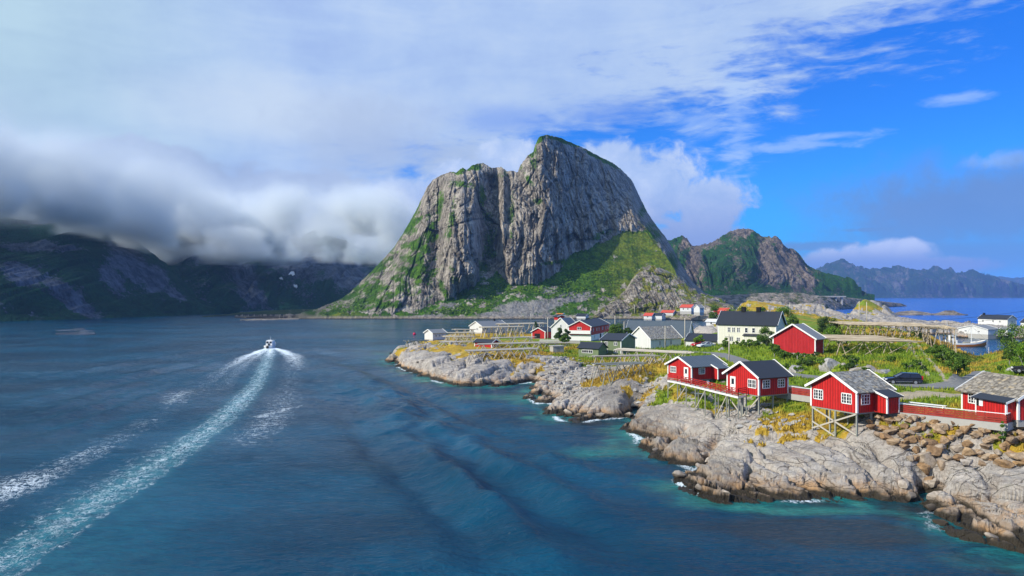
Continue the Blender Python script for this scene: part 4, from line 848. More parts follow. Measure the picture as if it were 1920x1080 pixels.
    def chimney(s, a, b, w=.8, h=1.1, mat='dark'):
        """a along the ridge (0..1), b across (0..1)"""
        x, y, _ = s.mp(a * s.La, b * s.Lb, 0); z = s.hw + s.rise - abs(b - .5) * 2 * s.rise
        m = MB().box(x - w / 2, y - w / 2, z - .5, x + w / 2, y + w / 2, z + h); m.box(x - w / 2 - .06, y - w / 2 - .06, z + h + .002, x + w / 2 + .06, y + w / 2 + .06, z + h + .12)
        return m.build('chimney', M[mat], s.roof)
    def porch(s, u0, u1, dep, h0, h1, wall='red', roof='slate', face='R'):
        L = s.l if face == 'R' else s.w; a0, a1 = u0 * L, u1 * L
        mp = (lambda a, d, z: (a, -d, z)) if face == 'R' else (lambda a, d, z: (-d, a, z))
        o = MB().prism([(.004, 0), (dep, 0), (dep, h0), (.004, h1)], lambda d, z, a: mp(a, d, z), a0, a1).build('porch', M[wall], s.root)
        MB().slab([mp(a0 - .3, dep + .3, h0 - .05), mp(a1 + .3, dep + .3, h0 - .05), mp(a1 + .3, .02, h1 + .08), mp(a0 - .3, .02, h1 + .08)], .1).build('porch_roof', M[roof], o)
        for a in (a0 - .33, a1 + .33): MB().bar(mp(a, dep + .3, h0 - .02), mp(a, .02, h1 + .11), .05, .2).build('barge_board', M['white'], o)
        for a in (a0, a1):
            sg = -1 if a == a0 else 1
            q = MB(); p = mp(a + sg * .035, dep + .035, 0); r = mp(a - sg * .13, dep - .13, 0)
            q.box(min(p[0], r[0]), min(p[1], r[1]), 0, max(p[0], r[0]), max(p[1], r[1]), h0 - .06).build('corner_board', M['white'], o)
        return o
    def stilts(s, pts, top=-.0, braces=(), r=.10, mat='grey', beam=True):
        feet = []
        for x, y in pts:
            wx, wy = s.world(x, y); z = gz(wx, wy) - s.A[2]; feet.append((x, y, z))
            if z < -.15: MB().bar((x, y, z - .25), (x, y, top), r * 1.7).build('stilt', M[mat], s.root)
        if beam: MB().box(.05, .05, -.16, s.l - .05, s.w - .05, -.004).build('floor_frame', M[mat], s.root)
        for i, j, fi, fj in braces:
            p, q = feet[i], feet[j]
            MB().bar((p[0] - .14, p[1], p[2] * fi), (q[0] - .14, q[1], q[2] * fj), .07, .17).build('brace', M['pole'], s.root)

# --- the four red cabins along the rocks
h = House('red_cabin', 'red cabin with blue grey metal roof at the left end of the boardwalk', 'cabin', (1297, 713, 6.3), 1252, 5.6, 1358)
h.body(2.1, 1.3, 'L', 'red', 'metalroof', base=0)
h.window('L', .76, .85, 1.45, 1.05, 4, 2); h.door('L', .22, .02, 1.0, 1.95); h.window('R', .30, .85, 1.35, 1.05, 3, 3)
h.porch(.62, .90, 1.3, 1.75, 2.2, 'red', 'metalroof')
h.stilts([(.15, .2), (.15, 2.7), (.15, 5.4), (3, .2), (3, 5.4), (h.l - .3, .3)], braces=((2, 1, 1, .1), (5, 3, .2, .9)))
cab1 = h
h = House('red_cabin', 'red cabin with dark slate roof and white door, in the middle of the row', 'cabin', (1423, 742, 7.0), 1363, 5.8, 1478)
h.body(2.35, 1.65, 'L', 'red', 'slate', base=0, ov=.4, og=.45)
h.window('L', .20, .85, 1.5, 1.15, 4, 2); h.door('L', .80, .02, 1.0, 2.02); h.window('R', .24, .85, 1.3, 1.15, 3, 3); h.window('R', .75, .85, 1.3, 1.15, 3, 3)
h.stilts([(.15, .15), (.15, 3), (.15, 5.6), (2.6, .15), (2.6, 3), (5.2, .15), (5.2, 5.5)], braces=((1, 0, .95, .15), (2, 1, .2, .9)))
cab2 = h
h = House('red_cabin', 'red cabin with grey slate roof standing on tall crossed stilts', 'cabin', (1607, 775, 7.0), 1520, 6.4, 1669)
h.body(2.35, 1.7, 'L', 'red', 'shingle', base=0, ov=.42, og=.45)
h.window('L', .82, .85, 1.4, 1.2, 4, 3); h.window('L', .21, .85, 1.4, 1.2, 4, 3); h.window('R', .24, .85, 1.35, 1.2, 3, 3)
h.porch(.50, .86, 1.7, 1.8, 2.3, 'red', 'slate')
h.stilts([(.15, .15), (.15, 3.0), (.15, 3.75), (.15, 6.2), (2.4, .15), (2.4, 3.2), (2.4, 6.2), (5.2, .3), (5.2, 6)], braces=((3, 0, .05, .92), (0, 3, .05, .9), (3, 1, .62, .96)))
cab3 = h
h = House('red_cabin', 'red cabin under a broad lichened slate roof behind the stone wall', 'cabin', (1909, 788, 7.3), 1803, 7.4, None, 6.4)
h.body(2.15, 1.75, 'R', 'red', 'mossy', base=.7, ov=.42, og=.4)
h.window('L', .76, .85, 1.6, 1.1, 4, 3); h.porch(.04, .57, 1.1, 1.75, 2.1, 'red', 'slate', 'L')
h.opening('L', .50, .95, .75, .8, 'door', 'dark', 1.1); h.opening('L', .47, .97, .5, .76, 'shutter', 'white', 1.115)
cab4 = h

# --- barn and the houses round the road
h = House('red_barn', 'large weathered red barn gable above the road', 'barn', (1529, 664, 8.7), 1449, 8.7, 1544)
h.body(2.9, 2.5, 'L', 'darkred', 'greyroof', base=0, ov=.45, og=.5)
h.stilts([(.2, .2), (.2, 2.6), (.2, 4.4), (.2, 6.4), (.2, 8.4), (3, .2)], braces=((2, 1, .1, .8),))
h = House('cream_house', 'long cream two storey house with black roof and two chimneys', 'house', (1455, 648, 7.2), 1346, 14.8, None, 8.2)
h.body(5.1, 3.2, 'R', 'cream', 'slate', base=.9, og=.5)
for u in (.80, .72, .635): h.window('L', u, 3.0, .85, 1.35, 2, 2)
for u in (.50, .375): h.window('L', u, 3.0, .85, 1.3, 1, 2)
for u in (.76, .64, .2): h.window('L', u, .7, 1.0, 1.1, 2, 2)
h.porch(.30, .52, 1.2, 2.3, 2.6, 'cream', 'slate', 'L'); h.window('R', .5, 3, .9, 1.2)
h.chimney(.63, .5, .95, 1.1); h.chimney(.37, .5, .95, 1.1)
h = House('white_house', 'long white house with pale grey slate roof beside the car park', 'house', (1220, 654, 5.0), 1181, 9.0, 1277)
h.body(2.7, 3.1, 'L', 'whiteb', 'shingle', base=.8, og=.35)
for u in (.30, .47, .66): h.window('R', u, .9, .8, 1.3, 2, 3)
h = House('green_house', 'taller dark green house with gable and white windows', 'house', (1164.6, 666, 4.3), 1127, 5.6, 1191)
h.body(3.8, 1.4, 'R', 'green', 'slate', base=.8)
for z in (.5, 2.4):
    for u in (.27, .74): h.window('L', u, z, .95, 1.0, 2, 1)
h = House('green_house', 'low green house with long window band and dark roof', 'house', (1122, 668.7, 4.2), 1084.5, 5.8, None, 4.6)
h.body(2.05, 1.3, 'R', 'green', 'slate', base=.8, trim=None)
h.window('L', .55, .75, 3.2, .85, 5, 1)
h = House('white_house', 'white gabled house with dark blue roof behind the shrubs', 'house', (1069, 637, 4.0), 1034, 7.2, 1086)
h.body(4.3, 3.2, 'L', 'whiteb', 'metalroof', base=.8); h.window('L', .5, 4.2, .8, 1.1); h.window('L', .3, 1.2, 1, 1.2)
h = House('red_house', 'two storey red house with white balcony and lower storey', 'house', (1108, 639, 4.0), 1066, 8.0, 1142)
h.body(4.8, 2.0, 'L', 'red', 'slate', base=.8)
MB().box(-.04, -.04, .0, h.l * .999, h.w + .04, 1.9).build('lower_wall', M['white'], h.root)
MB().box(-1.0, -.03, 2.35, -.045, h.w + .03, 3.5).build('balcony', M['white'], h.root)
h.window('L', .52, 3.7, 1.5, 1.0, 2, 1)
for u in (.12, .30, .42, .62, .80, .92): h.window('R', u, 3.0, .9, 1.1, 2, 1)
for u in (.18, .85): h.window('R', u, .7, .9, 1.0, 2, 1, off=.045)
h.opening('R', .50, .05, 2.0, 1.8, 'gate', 'dark', .045)
h = House('red_boathouse', 'small red boathouse with open dark doorway', 'boathouse', (1022, 635, 4.0), 997, 5.2, 1039)
h.body(2.4, 1.4, 'L', 'red', 'slate', base=.6); h.opening('L', .58, .05, 2.2, 1.75, 'gate')
h = House('red_shed', 'red flat shed among the drying racks', 'shed', (922, 657, 4.3), 889.5, 5.6, 934)
h.body(2.15, .7, 'R', 'red', 'slate', base=.8, corners=True, trim='white')
h = House('white_hut', 'little white hut nearest the tip of the headland', 'hut', (811.5, 637, 4.5), 796, 4.6, 836)
h.body(2.2, 1.1, 'L', 'whiteb', 'greyroof', base=.7, corners=False)
for u in (.25, .5, .75): h.window('R', u, .9, .8, .8, 2, 1)
h = House('white_house', 'white house with grey roof out on the headland', 'house', (904, 624, 4.2), 881, 7.0, 951)
h.body(2.6, 1.9, 'L', 'whiteb', 'greyroof', base=.8); h.window('L', .4, 1, .9, 1); h.window('R', .2, .9, 1.0, 1.1); h.chimney(.72, .5, .7, .8); h.opening('R', .12, .4, .5, 1.8, 'door')
h = House('warehouse', 'long low warehouse with huge dark corrugated roof behind the white house', 'warehouse', (1290, 640, 3.0), 1172, 23.2, None, 13)
h.body(1.6, 5.3, 'R', 'whiteb', 'metalroof', base=2.5, og=.3, barge=.25)
h = House('white_garage', 'white garage with dark roof behind the two parked cars', 'garage', (1343, 653, 5.6), 1286, 8.4, None, 6.5)
h.body(1.85, 1.7, 'R', 'whiteb', 'slate', base=.8)
# --- harbour side
h = House('white_house', 'big white two storey house on the harbour front', 'house', (1889, 616, 2.6), 1834, 16, 1906)
h.body(4.7, 1.9, 'R', 'whiteb', 'slate', base=1.5)
for u, z in ((.83, 2.9), (.25, 2.9), (.25, .7), (.48, .6), (.48, 3.), (.70, .7)): h.window('L', u, z, 1.0, 1.1, 2, 1)
h.window('R', .5, 2.9, 1., 1.1); h.window('R', .15, .6, 1., 1.1); h.chimney(.95, .5, .8, .9)
h = House('white_shed', 'white quayside shed with low gable and grey roof', 'shed', (1852.6, 627.5, 2.0), 1797, 14.5, 1876)
h.body(2.2, 1.7, 'L', 'whiteb', 'greyroof', base=2.2, corners=False); h.window('L', .75, .9, 1.1, .7, 2, 1); h.window('L', .3, .9, 1.1, .7, 2, 1)
h = House('white_shed', 'small white shed on the pier beside the bushes', 'shed', (1890, 628, 1.9), 1873, 4.6, None, 4)
h.body(2.3, .8, 'R', 'whiteb', 'greyroof', base=.3, corners=False); h.window('L', .4, .9, 1.2, .7, 2, 1)
h = House('white_house', 'white house with black roof at the right edge of the photo', 'house', (1946, 618, 2.6), 1914, 8, 1966)
h.body(3.4, 2.4, 'R', 'whiteb', 'slate', base=1.5); h.window('L', .8, 1, 1, 1.2)
# --- far shore
def far_house(name, label, cat, px, py, Y, pxl, w, hw, rise, ridge, wall, roof, pxr=None, l=None, wins=()):
    x_ = (px - CX) / F * Y; z = CZ - (py - HY) / F * Y; zs = []
    for A_ in (SV, MV):      # stand on the slope of the spur or the scree where there is one
        d_ = (A_[:, 0] - x_) ** 2 + (A_[:, 1] - Y - 2) ** 2; k_ = d_.argmin()
        if d_[k_] < 36: zs.append(float(A_[k_, 2]))
    if zs and abs(max(zs) + .4 - z) < 6: z = max(max(zs) + .4, .8)
    else: print('FAR', label, z, zs)
    py = HY + (CZ - z) * F / Y; hw *= .85; rise *= .9
    h = House(name, label, cat, (px, py, z), pxl, w, pxr, l); h.body(hw, rise, ridge, wall, roof, base=2.2, corners=False, ov=.5, og=.5)
    for f_, u, zz in wins: h.window(f_, u, zz, 1.1, 1.2, 1, 1)
    return h
far_house('far_house', 'far white house with bright red roof', 'house', 1296, 584, 560, 1275, 9.5, 3.6, 2.2, 'R', 'whiteb', 'redroof', None, 7, (('L', .3, 1.2), ('L', .7, 1.2)))
far_house('far_house', 'far white gabled house right of the red roofed one', 'house', 1312, 586, 545, 1301, 6.5, 4.0, 2.4, 'L', 'whiteb', 'greyroof', 1320, None, (('R', .5, 1.5),))
far_house('far_house', 'small far white house with red roof at the waterline', 'house', 1222, 598, 585, 1207, 7, 3.0, 2.2, 'R', 'whiteb', 'redroof', None, 6, (('L', .5, 1),))
far_house('far_house', 'far blue boathouse with dark roof at the waterline', 'boathouse', 1241, 597, 583, 1223.5, 8, 3.4, 1.8, 'R', 'whiteb', 'slate', 1248, None)
far_house('far_house', 'far low white house with long red roof on the slope', 'house', 1262, 588, 590, 1240, 10, 2.0, 1.8, 'R', 'whiteb', 'redroof', None, 6)
far_house('far_house', 'far red house above the bay, left of the cream house', 'house', 1364, 590, 480, 1339, 9, 2.6, 2.2, 'R', 'red', 'redroof', None, 6)
far_house('far_house', 'low white boathouse on the rocks at the far bay', 'boathouse', 1343, 611, 400, 1324, 6, 2.6, 1.4, 'R', 'whiteb', 'whiteb', None, 5, (('L', .5, .8),))
far_house('far_house', 'tiny dark roofed white house under the scree', 'house', 1098, 596, 596, 1081, 8, 2.2, 1.8, 'R', 'whiteb', 'slate', None, 6)
far_house('red_shed', 'red shed half hidden behind the white gabled house', 'shed', 1046, 600, 300, 1039, 3.2, 1.6, .6, 'R', 'red', 'slate', None, 3)
far_house('orange_hut', 'orange box hut rising behind the white gabled house', 'hut', 1054, 597, 330, 1045, 2.2, 2.3, .15, 'R', 'orange', 'orange', None, 2.4)
h = far_house('far_house', 'dark timber boathouse in the notch at the far end of the bay', 'boathouse', 1346, 577, 640, 1326, 9, 3.2, 2., 'R', 'grey', 'slate', None, 6)

# ------------------------------------------------------------------ boardwalk with red railing
def boardwalk():
    P = [W(1252, 713, 6.28), W(1270, 716, 6.34), W(1384, 743.5, 6.82), W(1399, 741, 6.86)]
    o = empty('boardwalk', P[0]); tag(o, 'boardwalk on stilts with red railing in front of two cabins', 'boardwalk'); o0 = Vector(P[0])
    L = [Vector(p) - o0 for p in P]; fl = MB(); back = Vector((.80, 1.25, 0))
    for a, b in zip(L[:-1], L[1:]):
        fl.slab([a - Vector((0, 0, .16)), b - Vector((0, 0, .16)), b + back - Vector((0, 0, .16)), a + back - Vector((0, 0, .16))], .13)
    fl.build('deck_floor', M['palepole'], o)
    ed = MB()
    for a, b in zip(L[:-1], L[1:]): ed.bar(a + Vector((-.05, -.06, -.12)), b + Vector((-.05, -.06, -.12)), .06, .24)
    ed.build('edge_board', M['white'], o)
    rl = MB(); posts = []
    for i, (a, b) in enumerate(zip(L[:-1], L[1:])):
        n = max(1, int((b - a).length / 1.7))
        for z in (.28, .52, .76, 1.0): rl.bar(a + Vector((-.03, -.03, z)), b + Vector((-.03, -.03, z)), .05, .11)
        for k in range(n + 1):
            p = a.lerp(b, k / n); posts.append(p)
            MB().bar(p + Vector((.03, .03, -.1)), p + Vector((.03, .03, 1.02)), .09).build('railing_post', M['redwood'], o)
            if i == 1 and k < n:
                q = a.lerp(b, (k + 1) / n); rl.bar(p + Vector((-.06, -.06, .1)), q + Vector((-.06, -.06, .95)), .04, .08)
    rl.build('railing', M['redwood'], o)
    feet = []
    for i_, p in enumerate(posts[::2]):
        for d in ((Vector((.05, .05, 0)), back * .95) if i_ % 2 else (Vector((.05, .05, 0)),)):
            w = o0 + p + d; z = gz(w.x, w.y) - o0.z
            if z < p.z - .5: MB().bar((p.x + d.x, p.y + d.y, z - .2), (p.x + d.x, p.y + d.y, p.z - .17), .13).build('stilt', M['grey'], o)
            if d.x < .1: feet.append(Vector((p.x + d.x, p.y + d.y, z)))
    for i in range(1, len(feet) - 2, 2):
        MB().bar(feet[i] + Vector((0, -.1, .4)), posts[min(2 * i + 2, len(posts) - 1)] + Vector((0, -.1, -.3)), .06, .14).build('brace', M['pole'], o)
boardwalk()
def fence(pts, label, hgt=1.0, base=True):
    o = empty('red_fence', pts[0]); tag(o, label, 'fence'); o0 = Vector(pts[0]); L = [Vector(p) - o0 for p in pts]
    bd = MB(); tp = MB(); bs = MB()
    for a, b in zip(L[:-1], L[1:]):
        for k in range(4): z = .14 + k * hgt * .215; bd.bar(a + Vector((0, 0, z)), b + Vector((0, 0, z)), .04, hgt * .17)
        tp.bar(a + Vector((0, 0, hgt + .01)), b + Vector((0, 0, hgt + .01)), .14, .06); n = max(1, int((b - a).length / 1.8))
        bs.bar(a + Vector((0, .05, -.35)), b + Vector((0, .05, -.35)), .3, .75)
        for k in range(n + 1): p = a.lerp(b, k / n); MB().bar(p + Vector((.04, .06, .03)), p + Vector((.04, .06, hgt - .03)), .09).build('fence_post', M['fence'], o)
    bd.build('fence_boards', M['fence'], o); tp.build('top_rail', M['white'], o)
    if base: bs.build('plinth', M['concrete'], o)
fence([W(1457, 735, 6.95), W(1521, 744, 6.95)], 'short red board fence between the middle and the stilted cabin')
fence([W(1664, 771, 7.0), W(1887, 795, 7.0), W(1905, 788, 7.05)], 'long worn red fence with white top rail on the stone wall')

# ------------------------------------------------------------------ fish drying racks
RNG = random.Random(4)
def rack(px0, py0, Y0, px1, py1, Y1, width, label, n=4, poles=9, mat='pole', vert=False):
    z0 = CZ - (py0 - HY) / F * Y0; z1 = CZ - (py1 - HY) / F * Y1
    A = Vector(WY(px0, Y0, z0)); B = Vector(WY(px1, Y1, z1)); d = (B - A); L = d.length; t = d.normalized(); s = Vector((-t.y, t.x, 0)).normalized()
    base = (A + B) / 2; base.z = gz(base.x, base.y); o = empty('drying_rack', base); tag(o, label, 'rack', 'fish drying racks')
    dk = MB(); rs = 1 + max(0, Y0 - 130) / 130
    for k in range(poles):
        off = width * ((k + .5) / poles - .5) + RNG.uniform(-.12, .12); e0 = RNG.uniform(-1.3, .5); e1 = RNG.uniform(-.5, 1.3)
        p = A + s * off + t * e0 + Vector((0, 0, RNG.uniform(-.08, .16))); q = B + s * off + t * e1 + s * RNG.uniform(-.2, .2) + Vector((0, 0, RNG.uniform(-.06, .10)))
        dk.tube(p - base, q - base, .10 * rs, .07 * rs, 5)
    dk.build('pole_deck', M[mat], o)
    for k in range(n):
        c = A.lerp(B, (k + .15) / (n - .7) if n > 1 else .5); fr = MB()
        fr.tube(c - s * (width * .55) - base - Vector((0, 0, .14)), c + s * (width * .55) - base - Vector((0, 0, .14)), .07, .07, 5)
        fr.build('crossbeam', M[mat], o)
        for sg in (-1, 1):
            top = c + s * sg * width * .42 - Vector((0, 0, .1)); sp = RNG.uniform(.8, 1.7)
            for dd in (-1, 1):
                ft = top + t * dd * sp + s * sg * RNG.uniform(-.1, .5); ft.z = gz(ft.x, ft.y) - .15
                if top.z - ft.z > .5: MB().tube(ft - base, top - base + Vector((0, 0, .25)) - t * dd * .15, .09 * rs, .065 * rs, 5).build('leg', M[mat], o)
        if k < n - 1:
            c2 = A.lerp(B, (k + 1.15) / (n - .7)); g0 = c - s * width * .45; f = c2 - s * width * .45; g0 = g0.copy(); g0.z = gz(g0.x, g0.y) + .1
            MB().tube(g0 - base, f - base, .06, .05, 5).build('brace', M[mat], o)
    return o
rack(1168, 655, 158, 1290, 661, 152, 4.5, 'rack of greyed poles beside the car park, behind the metal roofed cabin', 5, 10)
rack(1118, 668, 146, 1224, 666, 150, 3.2, 'rack in front of the taller green house', 4, 8)
rack(1124, 683, 136, 1200, 680, 140, 3.4, 'rack standing on the big rounded rock below the green houses', 4, 9, 'grey')
rack(882, 658, 180, 1002, 653, 186, 3.0, 'rack nearest the water below the red shed', 6, 8)
rack(900, 646, 200, 1012, 642, 206, 3.2, 'rack just behind the red shed', 5, 8)
rack(928, 634, 224, 997, 632, 228, 3, 'short rack between the red shed and the boathouse', 3, 7)
rack(829, 641, 218, 882, 640, 220, 2.6, 'rack on the yellow grass left of the red shed', 4, 6)
rack(835, 631, 248, 882, 631, 250, 3, 'rack right behind the little white hut', 3, 7, 'palepole')
rack(844, 624, 268, 884, 623, 270, 3, 'rack left in front of the grey roofed white house', 3, 7, 'palepole')
rack(854, 618, 288, 888, 618, 290, 3, 'small far rack against the water left of the grey roofed house', 3, 6)
rack(906, 614, 286, 976, 612, 292, 4, 'pale rack in front of the grey roofed house wall', 5, 8, 'palepole')
rack(936, 608, 305, 1018, 606, 312, 5, 'long pale rack right of the grey roofed house', 5, 9, 'palepole')
rack(766, 639, 226, 796, 638, 232, 2.2, 'tall little rack at the very tip of the headland', 3, 6, 'grey')
rack(1018, 644, 222, 1062, 643, 226, 2.5, 'low rack beside the concrete block', 3, 6, 'palepole')
rack(1542, 633.5, 146, 1678, 635, 145, 19.0, 'wide flat rack right of the red barn', 4, 46, 'tanpole')
rack(1572, 606, 192, 1735, 609, 188, 22.0, 'largest rack of tan poles with a forest of posts below', 12, 46, 'tanpole')
rack(1745, 611, 186, 1766, 616, 180, 7.0, 'short rack continuing from the largest one towards the harbour', 4, 14, 'tanpole')

# ------------------------------------------------------------------ poles, cables
def upole(px, ytop, Y, label, arm=True, r=.11):
    x = (px - CX) / F * Y; zt = CZ - (ytop - HY) / F * Y
    zb = gz(x, Y) if Y < 480 else zt - 8
    if zb < .1: zb = max(zb, -.3)
    o = empty('utility_pole', (x, Y, zb)); tag(o, label, 'utility pole', 'wooden utility poles'); H = zt - zb
    MB().tube((0, 0, -.4), (0, 0, H), r, r * .7, 7).build('post', M['palepole' if Y < 400 else 'pole'], o, True)
    if arm:
        MB().bar((-.8, 0, H - .5), (.8, 0, H - .5), .1, .12).build('crossarm', M['grey'], o)
        for q in (-.7, 0, .7): MB().tube((q, 0, H - .44), (q, 0, H - .2), .05, .05, 5).build('insulator', M['white'], o)
for a in [(1027, 595, 250, 'pole beside the small red boathouse'), (1284, 596, 205, 'tall white pole at the right end of the long white house'), (1247, 611, 200, 'pole in front of the grey slate roof of the long white house'), (1367, 627, 150, 'pole by the bend of the road above the cabins'),
          (1611, 565, 300, 'left one of two bare poles on the gravel before the rock knob'), (1625, 566, 300, 'right one of two bare poles on the gravel before the rock knob'), (1481, 567, 290, 'pole between the hillocks behind the cream house'), (1170, 603, 280, 'pole left of the warehouse roof'),
          (1153, 592, 300, 'pole behind the red two storey house')]: upole(*a, arm=a[0] in (1027, 1367, 1247), r=.16 if a[2] > 240 else .13)
for px, yt, Y, lb in [(995, 588, 596, 'far pole on the shore below the scree'), (1127, 569, 640, 'far pole on the slope above the tiny white house'), (1190, 571, 610, 'far pole in the middle of the spur'), (1238, 572, 600, 'far pole above the low red roof'), (1270, 565, 600, 'far pole left of the red roofed house'), (1322, 560, 560, 'far pole right of the gabled white house'), (1258, 576, 596, 'far pole between the red roofs')]: upole(px, yt, Y, lb, False, .3)
def cable(p, q, sag, label):
    m = MB(); p = Vector(p); q = Vector(q); pts = [p.lerp(q, k / 14) - Vector((0, 0, sag * 4 * (k / 14) * (1 - k / 14))) for k in range(15)]
    for a, b in zip(pts[:-1], pts[1:]): m.tube(a, b, .045, .045, 4)
    tag(m.build('power_cable', M['rubber']), label, 'cable', 'power cables over the harbour')
cable(WY(1690, 300, CZ - 52 / F * 300), WY(2150, 240, CZ + 10 / F * 240), 2.0, 'upper black cable hanging over the harbour'); cable(WY(1700, 300, CZ - 57 / F * 300), WY(2150, 240, CZ - 2 / F * 240), 2.2, 'lower black cable hanging over the harbour')

# ------------------------------------------------------------------ cars
def car(px, py, z, head, col, label, estate=True, scale=1.):
    x, y, z = W(px, py, z); z = gz(x, y) + .05; o = empty('parked_car', (x, y, z), head); tag(o, label, 'car', 'parked cars')
    body = flat_mat('car_paint', col, .18, .6, 0, .05); L = 2.35
    low = [(-L, .42), (-L, .85), (-L + .1, .98), (-1.0, 1.0), (.75, .98), (2.0, .82), (2.3, .62), (2.33, .35), (2.1, .26), (-2.2, .26)]
    m = MB()
    # loft: full width low body with rounded shoulders
    for a, b, ins in ((0, .78, 0), (.78, .90, .06)):
        pass
    secs = [(-.90, .10), (-.84, .0), (.84, .0), (.90, .10)]
    n = len(low); V = []
    for yy, ins in ((-.80, .0), (-.90, .05), (.90, .05), (.80, .0)):
        for u, v in low: V.append((u * (1 if abs(yy) < .85 else .99), yy, v if abs(yy) < .85 or v < .7 else v - .06))
    Fs = [tuple(range(n)), tuple(range(3 * n, 4 * n))[::-1]] + [(s * n + k, s * n + (k + 1) % n, (s + 1) * n + (k + 1) % n, (s + 1) * n + k) for s in range(3) for k in range(n)]
    MB().add(V, Fs).build('body', body, o)
    top = [(-2.25, .97), (-1.95, 1.46), (.05, 1.50), (.95, 1.0)] if estate else [(-1.75, .97), (-1.05, 1.40), (.0, 1.42), (.95, .99)]
    gl = MB(); V = [(u, sg * (.80 - (v - .97) * .35), v) for sg in (-1, 1) for u, v in top]
    gl.add(V, [(0, 1, 2, 3), (7, 6, 5, 4)] + [(k, k + 4, (k + 1) % 4 + 4, (k + 1) % 4) for k in range(4)]).build('windows', M['glass'], o)
    rf = MB(); a, b = top[1], top[2]; rf.slab([(a[0] - .04, -.66, a[1]), (b[0] + .06, -.66, b[1]), (b[0] + .06, .66, b[1]), (a[0] - .04, .66, a[1])], .05)
    for sg in (-1, 1):
        for p, q in ((top[0], top[1]), (top[3], top[2])): rf.bar((p[0], sg * .80, p[1]), (q[0], sg * .65, q[1]), .07, .09)
        rf.bar((-.75, sg * .81, 1.0), (-.75, sg * .655, 1.48 if estate else 1.41), .05, .09)
    rf.build('roof', body, o)
    for u in (-1.42, 1.42):
        for sg in (-1, 1):
            t = MB().tube((u, sg * .74, .33), (u, sg * .935, .33), .33, .33, 18).build('wheel', M['rubber'], o); MB().tube((u, sg * .92, .33), (u, sg * .945, .33), .21, .20, 14).build('rim', M['steel'], t)
    for sg in (-1, 1):
        MB().box(-2.38, sg * .72 - .12, .72, -2.22, sg * .72 + .12, 1.0 if not estate else 1.2).build('tail_light', flat_mat('tail_light_red', (.5, .01, .02), .3), o)
        MB().box(2.1, sg * .66 - .16, .60, 2.32, sg * .66 + .16, .74).build('headlight', M['white'], o)
        MB().box(.62, sg * .98 - .09, .98, .78, sg * .98 + .09, 1.12).build('side_mirror', body, o)
    MB().box(-2.0, -.905, .38, 2.0, .905, .42).build('side_strip', M['steel'], o); return o
car(1692, 719, 7.75, math.radians(168), (.016, .020, .034), 'dark blue estate car parked on the road behind the stilted cabin')
car(1324, 653.5, 6.1, math.radians(200), (.62, .66, .72), 'silver car in the car park beside the white garage', False)
car(1312, 651.5, 6.1, math.radians(205), (.42, .01, .02), 'red car half hidden behind the silver one', False)
car(1932, 700, 8.6, math.radians(150), (.02, .02, .024), 'black car cut off by the right edge of the photo', False)

# ------------------------------------------------------------------ boats
def hull(secs, mats, o, names):
    """secs: [(x, halfbeam, keel z, sheer z)], planked in horizontal bands coloured by mats [(from, to, material)] as fractions of the side"""
    for (f0, f1, mt), nm in zip(mats, names):
        V = []; K = 5
        for x, hb, zk, zs in secs:
            row = []
            for j in range(K + 1):
                f = f0 + (f1 - f0) * j / K; row.append((hb * (math.sin(f * math.pi / 2) ** .28 if f > 0 else 0), zk + (zs - zk) * f))
            V += [(x, -y, z) for y, z in row[::-1]] + [(x, y, z) for y, z in row]
        n = 2 * K + 2; Fs = [(s * n + k, s * n + k + 1, (s + 1) * n + k + 1, (s + 1) * n + k) for s in range(len(secs) - 1) for k in range(n - 1)] + [tuple(range(n))]
        MB().add(V, Fs).build(nm, mt, o, True)
    m = MB(); V = [(x, sg * hb * .97, zs - .25) for x, hb, zk, zs in secs for sg in (-1, 1)]
    m.add(V, [(2 * k, 2 * k + 1, 2 * k + 3, 2 * k + 2) for k in range(len(secs) - 1)]).build('deck', M['palepole'], o)
WH = M['white']; RUST = flat_mat('varnished_planks', (.62, .20, .045), .5, .3, 0, .4, 2)
